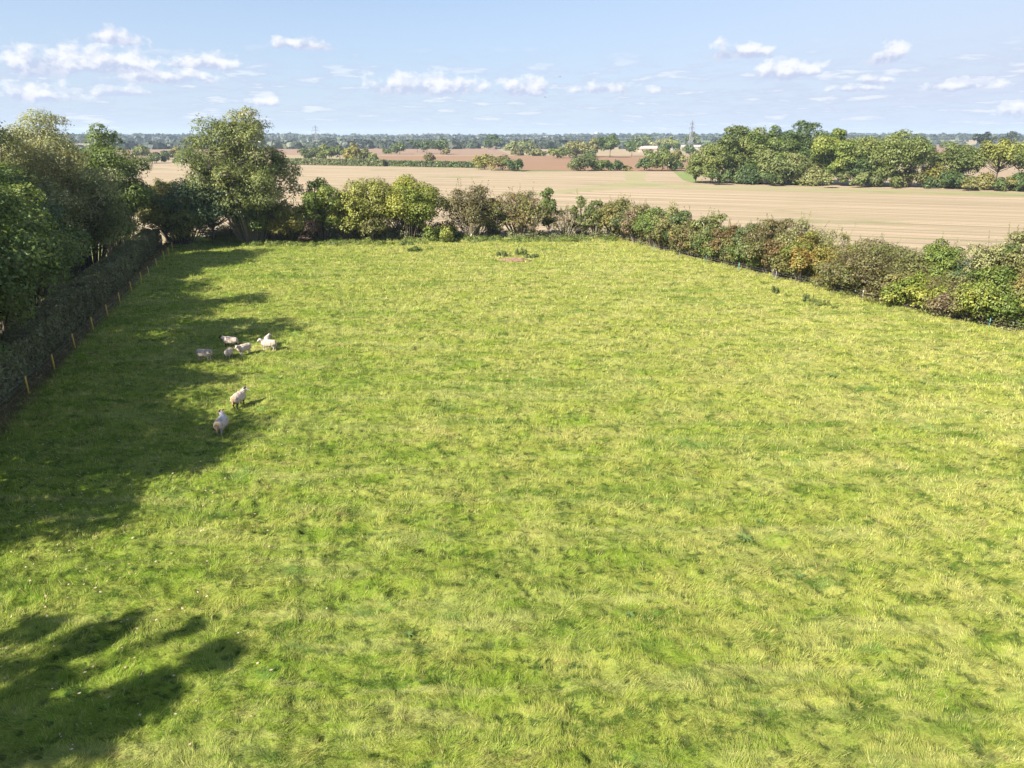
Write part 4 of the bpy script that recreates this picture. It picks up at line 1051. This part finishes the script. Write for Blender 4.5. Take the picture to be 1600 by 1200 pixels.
def sheep(label, px, py, ang, turn=0.0, headz=.80, face=WHT, cap_=None, legs=WHT, scale=1.0, graze=0, mark=None, rump=None):
    """ang: heading; turn: head turned relative to the body (left positive)"""
    x, y = G(px, py, 0.13); z = float(gh(np.array([x]), np.array([y]))[0]) + .01
    bm = bmesh.new()
    # barrel: deep chest, full rump
    body = [((-.40, 0, .56), (-.15, 0, .57), .205, .225), ((-.15, 0, .57), (.20, 0, .56), .225, .235), ((.20, 0, .56), (.36, 0, .55), .235, .20),
            ((-.42, 0, .60), (.25, 0, .63), .175, .165), ((-.2, .05, .52), (.2, .05, .50), .19, .20), ((-.2, -.05, .52), (.2, -.05, .50), .19, .20)]
    nd = Vector((math.cos(turn), math.sin(turn), 0)); n0 = Vector((.36, 0, .64)); n1 = n0 + Vector((.17, 0, 0)) * .6 + nd * .13 + Vector((0, 0, headz - .66))
    body = [(a_, b_, r1_ * 1.13, r2_ * 1.13) for a_, b_, r1_, r2_ in body]
    body.append((tuple(n0), tuple(n1), .165, .105))
    # tail
    body.append(((-.58, 0, .62), (-.63, 0, .36), .05, .045))
    legp = []
    for sx_, sy, fx in ((1, 1, .03), (1, -1, -.04), (-1, 1, .04), (-1, -1, -.05)):
        X0 = .30 * sx_ if sx_ > 0 else -.36
        Y0 = .11 * sy
        if sx_ > 0: legp += [((X0, Y0, .46), (X0 + fx * .5, Y0, .26), .095, .048), ((X0 + fx * .5, Y0, .27), (X0 + fx, Y0, .045), .040, .034), ((X0 + fx, Y0, .04), (X0 + fx + .035, Y0, .03), .040, .036)]
        else: legp += [((X0, Y0, .50), (X0 + .05, Y0, .36), .13, .085), ((X0 + .05, Y0, .36), (X0 - .07, Y0, .24), .075, .045), ((X0 - .07, Y0, .245), (X0 - .035 + fx, Y0, .045), .040, .034), ((X0 - .035 + fx, Y0, .04), (X0 + fx, Y0, .03), .040, .036)]
    fd = (nd + Vector((0, 0, -.55 - .5 * graze))).normalized(); side = Vector((-nd.y, nd.x, 0))
    h0 = n1 + Vector((0, 0, .03)) + nd * .03; h1 = h0 + fd * .20
    head = [(tuple(h0), tuple(h0 + fd * .09), .095, .082), (tuple(h0 + fd * .07), tuple(h1), .078, .050)]
    ears = [(tuple(h0 + side * s_ * .07 + Vector((0, 0, .04)) - nd * .02), tuple(h0 + side * s_ * .19 + Vector((0, 0, .05)) - nd * .04), .030, .018) for s_ in (-1, 1)]
    for c_ in body + legp + head + ears: capsule(bm, *c_)
    me0 = bpy.data.meshes.new('tmp'); bm.to_mesh(me0); bm.free()
    ob = bpy.data.objects.new('tmp', me0); C.objects.link(ob)
    rm = ob.modifiers.new('r', 'REMESH'); rm.mode = 'VOXEL'; rm.voxel_size = .021
    sm_ = ob.modifiers.new('s', 'SMOOTH'); sm_.iterations = 3; sm_.factor = .5
    dg = bpy.context.evaluated_depsgraph_get(); me = bpy.data.meshes.new_from_object(ob.evaluated_get(dg))
    bpy.data.objects.remove(ob)
    mats = [WOOL, face, cap_ or face, legs, rump or WOOL, mark or WOOL]
    me.materials.clear()
    for m_ in mats: me.materials.append(m_)
    # wool waviness
    vs = np.empty(len(me.vertices) * 3, dtype=np.float32); me.vertices.foreach_get('co', vs); vs = vs.reshape(-1, 3)
    def sdist(p, seg):
        a_ = np.array(seg[0]); b_ = np.array(seg[1]); ab = b_ - a_; t = np.clip(((p - a_) @ ab) / (ab @ ab + 1e-9), 0, 1)
        return np.linalg.norm(p - (a_ + t[:, None] * ab), axis=1) - (seg[2] + (seg[3] - seg[2]) * t)
    def mind(p, L_): return np.min([sdist(p, s_) for s_ in L_], axis=0)
    db, dh, dl = mind(vs, body), mind(vs, head + ears), mind(vs, legp)
    wool = (db < dh) & (vs[:, 2] > .33)
    nvec = np.empty(len(me.vertices) * 3, dtype=np.float32); me.vertices.foreach_get('normal', nvec); nvec = nvec.reshape(-1, 3)
    dsp = (vn3(vs * 14 + 40, 3) - .5) * .035 * wool
    vs2 = vs + nvec * dsp[:, None]; me.vertices.foreach_set('co', vs2.astype(np.float32).ravel())
    cen = np.empty(len(me.polygons) * 3, dtype=np.float32); me.polygons.foreach_get('center', cen); cen = cen.reshape(-1, 3)
    fb, fh, fl = mind(cen, body), mind(cen, head + ears), mind(cen, legp)
    mi = np.zeros(len(cen), dtype=np.int32)
    hm = (fh < fb - .004); mi[hm] = 1
    al_ = (cen - np.array(h0)) @ np.array(fd)
    mi[hm & (al_ < .055)] = 2
    mi[(cen[:, 2] < .34) & ~hm] = 3
    if rump: mi[(cen[:, 0] < -.50) & (cen[:, 2] > .34) & (np.abs(cen[:, 1]) < .11)] = 4
    if mark: mi[(cen[:, 2] > .70) & (cen[:, 0] > -.1) & ~hm & (cen[:, 0] < .40)] = 5
    me.polygons.foreach_set('material_index', mi); me.polygons.foreach_set('use_smooth', np.ones(len(cen), dtype=bool)); me.update()
    o = bpy.data.objects.new('sheep', me); C.objects.link(o); o.location = (x, y, z); o.rotation_euler = (0, 0, ang); o.scale = (scale * 1.06,) * 3
    tag(o, label, 'sheep', 'sheep grazing in the paddock')
    return o
R = math.radians
sheep('leftmost sheep, side on facing right with grey head turned', 322, 567, R(-12), R(-45), .76, GRY, GRY, WHT, 1.0, graze=.2)
sheep('black headed sheep facing left at the back of the group', 361, 544, R(172), R(5), .80, BLK, BLK, BLK, 1.02)
sheep('small sheep facing the camera with its head lowered', 359, 561, R(-88), R(10), .62, GRY, GRY, WHT, .88, graze=.6)
sheep('white faced sheep with pale legs facing the camera, right of the small one', 383, 557, R(-118), R(12), .80, WHT, GRY, WHT, 1.0)
sheep('pale sheep behind the side on sheep nearest the sunny edge', 419, 544, R(105), R(-80), .82, WHT, WHT, WHT, .95)
sheep('warm lit sheep side on facing left at the right of the group', 421, 550, R(176), R(50), .84, WHT, WHT, WHT, 1.0)
sheep('sheep seen from behind looking right in full sun with dark face', 375, 638, R(82), R(-78), .88, WHT, BLK, BLK, 1.08, rump=DIRT)
sheep('nearest sheep seen from behind, looking left, half in shade', 348, 677, R(94), R(62), .92, WHT, BLK, GRY, 1.12, rump=DIRT, mark=BLUEM)

# ------------------------------------------------------------------ small things in the paddock
def weed(name, label, px, py, wpx, h, style='weed', cat='plant', s=.13, per=260, group=None):
    x, y = G(px, py, .1); r = wpx / F * depth(y) / 2; pts = [(rr_.uniform(-.9, .9) * r, rr_.uniform(-.6, .6) * r, r * rr_.uniform(.12, .34), rr_.uniform(.35, 1.15)) for _ in range(15)]; per = int(per / 2.6); s *= .8
    o = scatter_foliage(name, None, None, pts, style, s, per, h); o.location = (x, y, .08); tag(o, label, cat, group)
weed('nettle_clump', 'left dark green nettle clump behind the red brown heap', 787, 402, 24, .9)
weed('nettle_clump', 'tall middle nettle clump behind the red brown heap', 815, 401, 20, 1.1)
weed('nettle_clump', 'right low nettle clump beside the red brown heap', 831, 405, 20, .8)
weed('nettle_clump', 'lone nettle clump in front of the rounded maple', 649, 394, 26, .9, 'mid')
weed('nettle_clump', 'small nettle clump right of the lone one before the maple', 672, 392, 12, .6, 'mid')
TG = 'thistle tufts below the right hedge'
weed('thistle_tuft', 'dark thistle tuft, leftmost of the row by the right hedge', 1212, 461, 16, .9, 'weed', s=.09, group=TG)
weed('thistle_tuft', 'small faint thistle tuft, second in the row by the hedge', 1232, 466, 11, .55, 'nettle', s=.09, per=140, group=TG)
weed('thistle_tuft', 'dark green thistle tuft in the middle of the row', 1262, 473, 17, .9, 'weed', s=.09, group=TG)
weed('thistle_tuft', 'wide olive thistle tuft right of the middle one', 1283, 479, 22, .75, 'oak', s=.09, group=TG)
weed('thistle_tuft', 'smallest thistle tuft at the right end of the row', 1303, 484, 11, .4, 'nettle', s=.09, per=120, group=TG)
# heap
x, y = G(805, 410); bm = bmesh.new(); bmesh.ops.create_icosphere(bm, subdivisions=5, radius=1.0)
for v in bm.verts:
    n1_ = float(fbm(np.array([v.co.x * 3 + 9]), np.array([v.co.y * 3 + v.co.z * 2]), 8, 3)[0]); v.co *= .75 + .5 * n1_; v.co.x *= 2.3; v.co.y *= 1.3; v.co.z = max(-.02, v.co.z * (.26 + .3 * n1_))
me = bpy.data.meshes.new('soil_heap'); bm.to_mesh(me); bm.free()
o = link('soil_heap', me, simple('red_brown_spoil', (.29, .17, .12), (.17, .10, .07), 9)); o.location = (x, y, .1); tag(o, 'low red brown heap in front of the nettles in the far paddock', 'heap')
# thistle rosettes
THM = simple('thistle_leaf', (.085, .13, .038), (.12, .17, .05), 5, .9, .0)
def rosette(px, py, r, label):
    x, y = G(px, py, .15); z = float(gh(np.array([x]), np.array([y]))[0]); mb = MB(); n = 15
    for k in range(n):
        a_ = 2 * math.pi * k / n + rr_.uniform(-.2, .2); L_ = r * rr_.uniform(.7, 1.1); dr = Vector((math.cos(a_), math.sin(a_), 0)); sd_ = Vector((-dr.y, dr.x, 0)); wv_ = L_ * .13; prev_ = None
        for i in range(7):
            f_ = i / 6; c_ = dr * (L_ * f_) + Vector((0, 0, .02 + L_ * .75 * f_ * (1.25 - f_))); ww = wv_ * (math.sin(math.pi * (f_ * .85 + .12))) * (1.35 if i % 2 else .75)
            cur = (c_ - sd_ * ww, c_ - Vector((0, 0, .25 * ww)), c_ + sd_ * ww)
            if prev_: mb.face([prev_[0], cur[0], cur[1], prev_[1]]); mb.face([prev_[1], cur[1], cur[2], prev_[2]])
            prev_ = cur
    o = mb.build('thistle', THM); o.location = (x, y, z); tag(o, label, 'thistle', 'thistle rosettes in the grass')
rosette(1163, 846, .42, 'largest spiky thistle rosette in the lower right grass')
rosette(1188, 818, .28, 'smaller thistle rosette just above the largest one')
rosette(638, 998, .22, 'thistle rosette in the lower middle grass')
rosette(1247, 906, .25, 'small thistle rosette below right of the largest one')
rosette(1298, 590, .45, 'bluish thistle rosette in the middle right of the paddock')
rosette(1441, 600, .40, 'thistle rosette right of the bluish one')
rosette(985, 966, .22, 'thistle rosette near the bottom centre right')
# birds
def bird(px, py, D_, rz, label):
    u = (px - 800) / F; v = (py - 600) / F; mb = MB()
    mb.tube([(-.22, 0, 0), (-.1, 0, 0), (.05, 0, .01), (.16, 0, .02), (.22, 0, .02)], [.015, .05, .06, .04, .01], 8)
    o_ = Vector((u * D_, D_ * (cp - v * sp_), CAM_H - D_ * (sp_ + v * cp)))
    root = tag(empty('bird', o_, rz), label, 'bird', 'birds flying over the far fields'); mb.build('body', BLK, root, True)
    for s_ in (-1, 1):
        mb = MB(); up = [(.10, s_ * .03, .03), (.12, s_ * .25, .12), (-.02, s_ * .52, .08), (-.10, s_ * .28, .11), (-.08, s_ * .03, .03)]
        mb.face(up); mb.face([(p_[0], p_[1], p_[2] - .012) for p_ in up[::-1]]); mb.build('wing', BLK, root)
bird(875, 120, 190, .6, 'small dark bird, higher of the two in the sky')
bird(852, 152, 170, 2.2, 'small dark bird, lower of the two in the sky')

# ------------------------------------------------------------------ haze
mb = MB(); mb.box((0, 0, 36), (12900, 12900, 74)); hz_o = mb.build('haze', None); 
mt, t, out = newmat('haze'); pv = t.n('ShaderNodeVolumePrincipled'); pv.inputs['Color'].default_value = (.62, .78, 1.0, 1); pv.inputs['Density'].default_value = 0.00011
pv.inputs['Anisotropy'].default_value = 0.1
mt.node_tree.links.new(pv.outputs[0], out.inputs['Volume']); hz_o.data.materials.clear(); hz_o.data.materials.append(mt); tag(hz_o, kind='stuff')
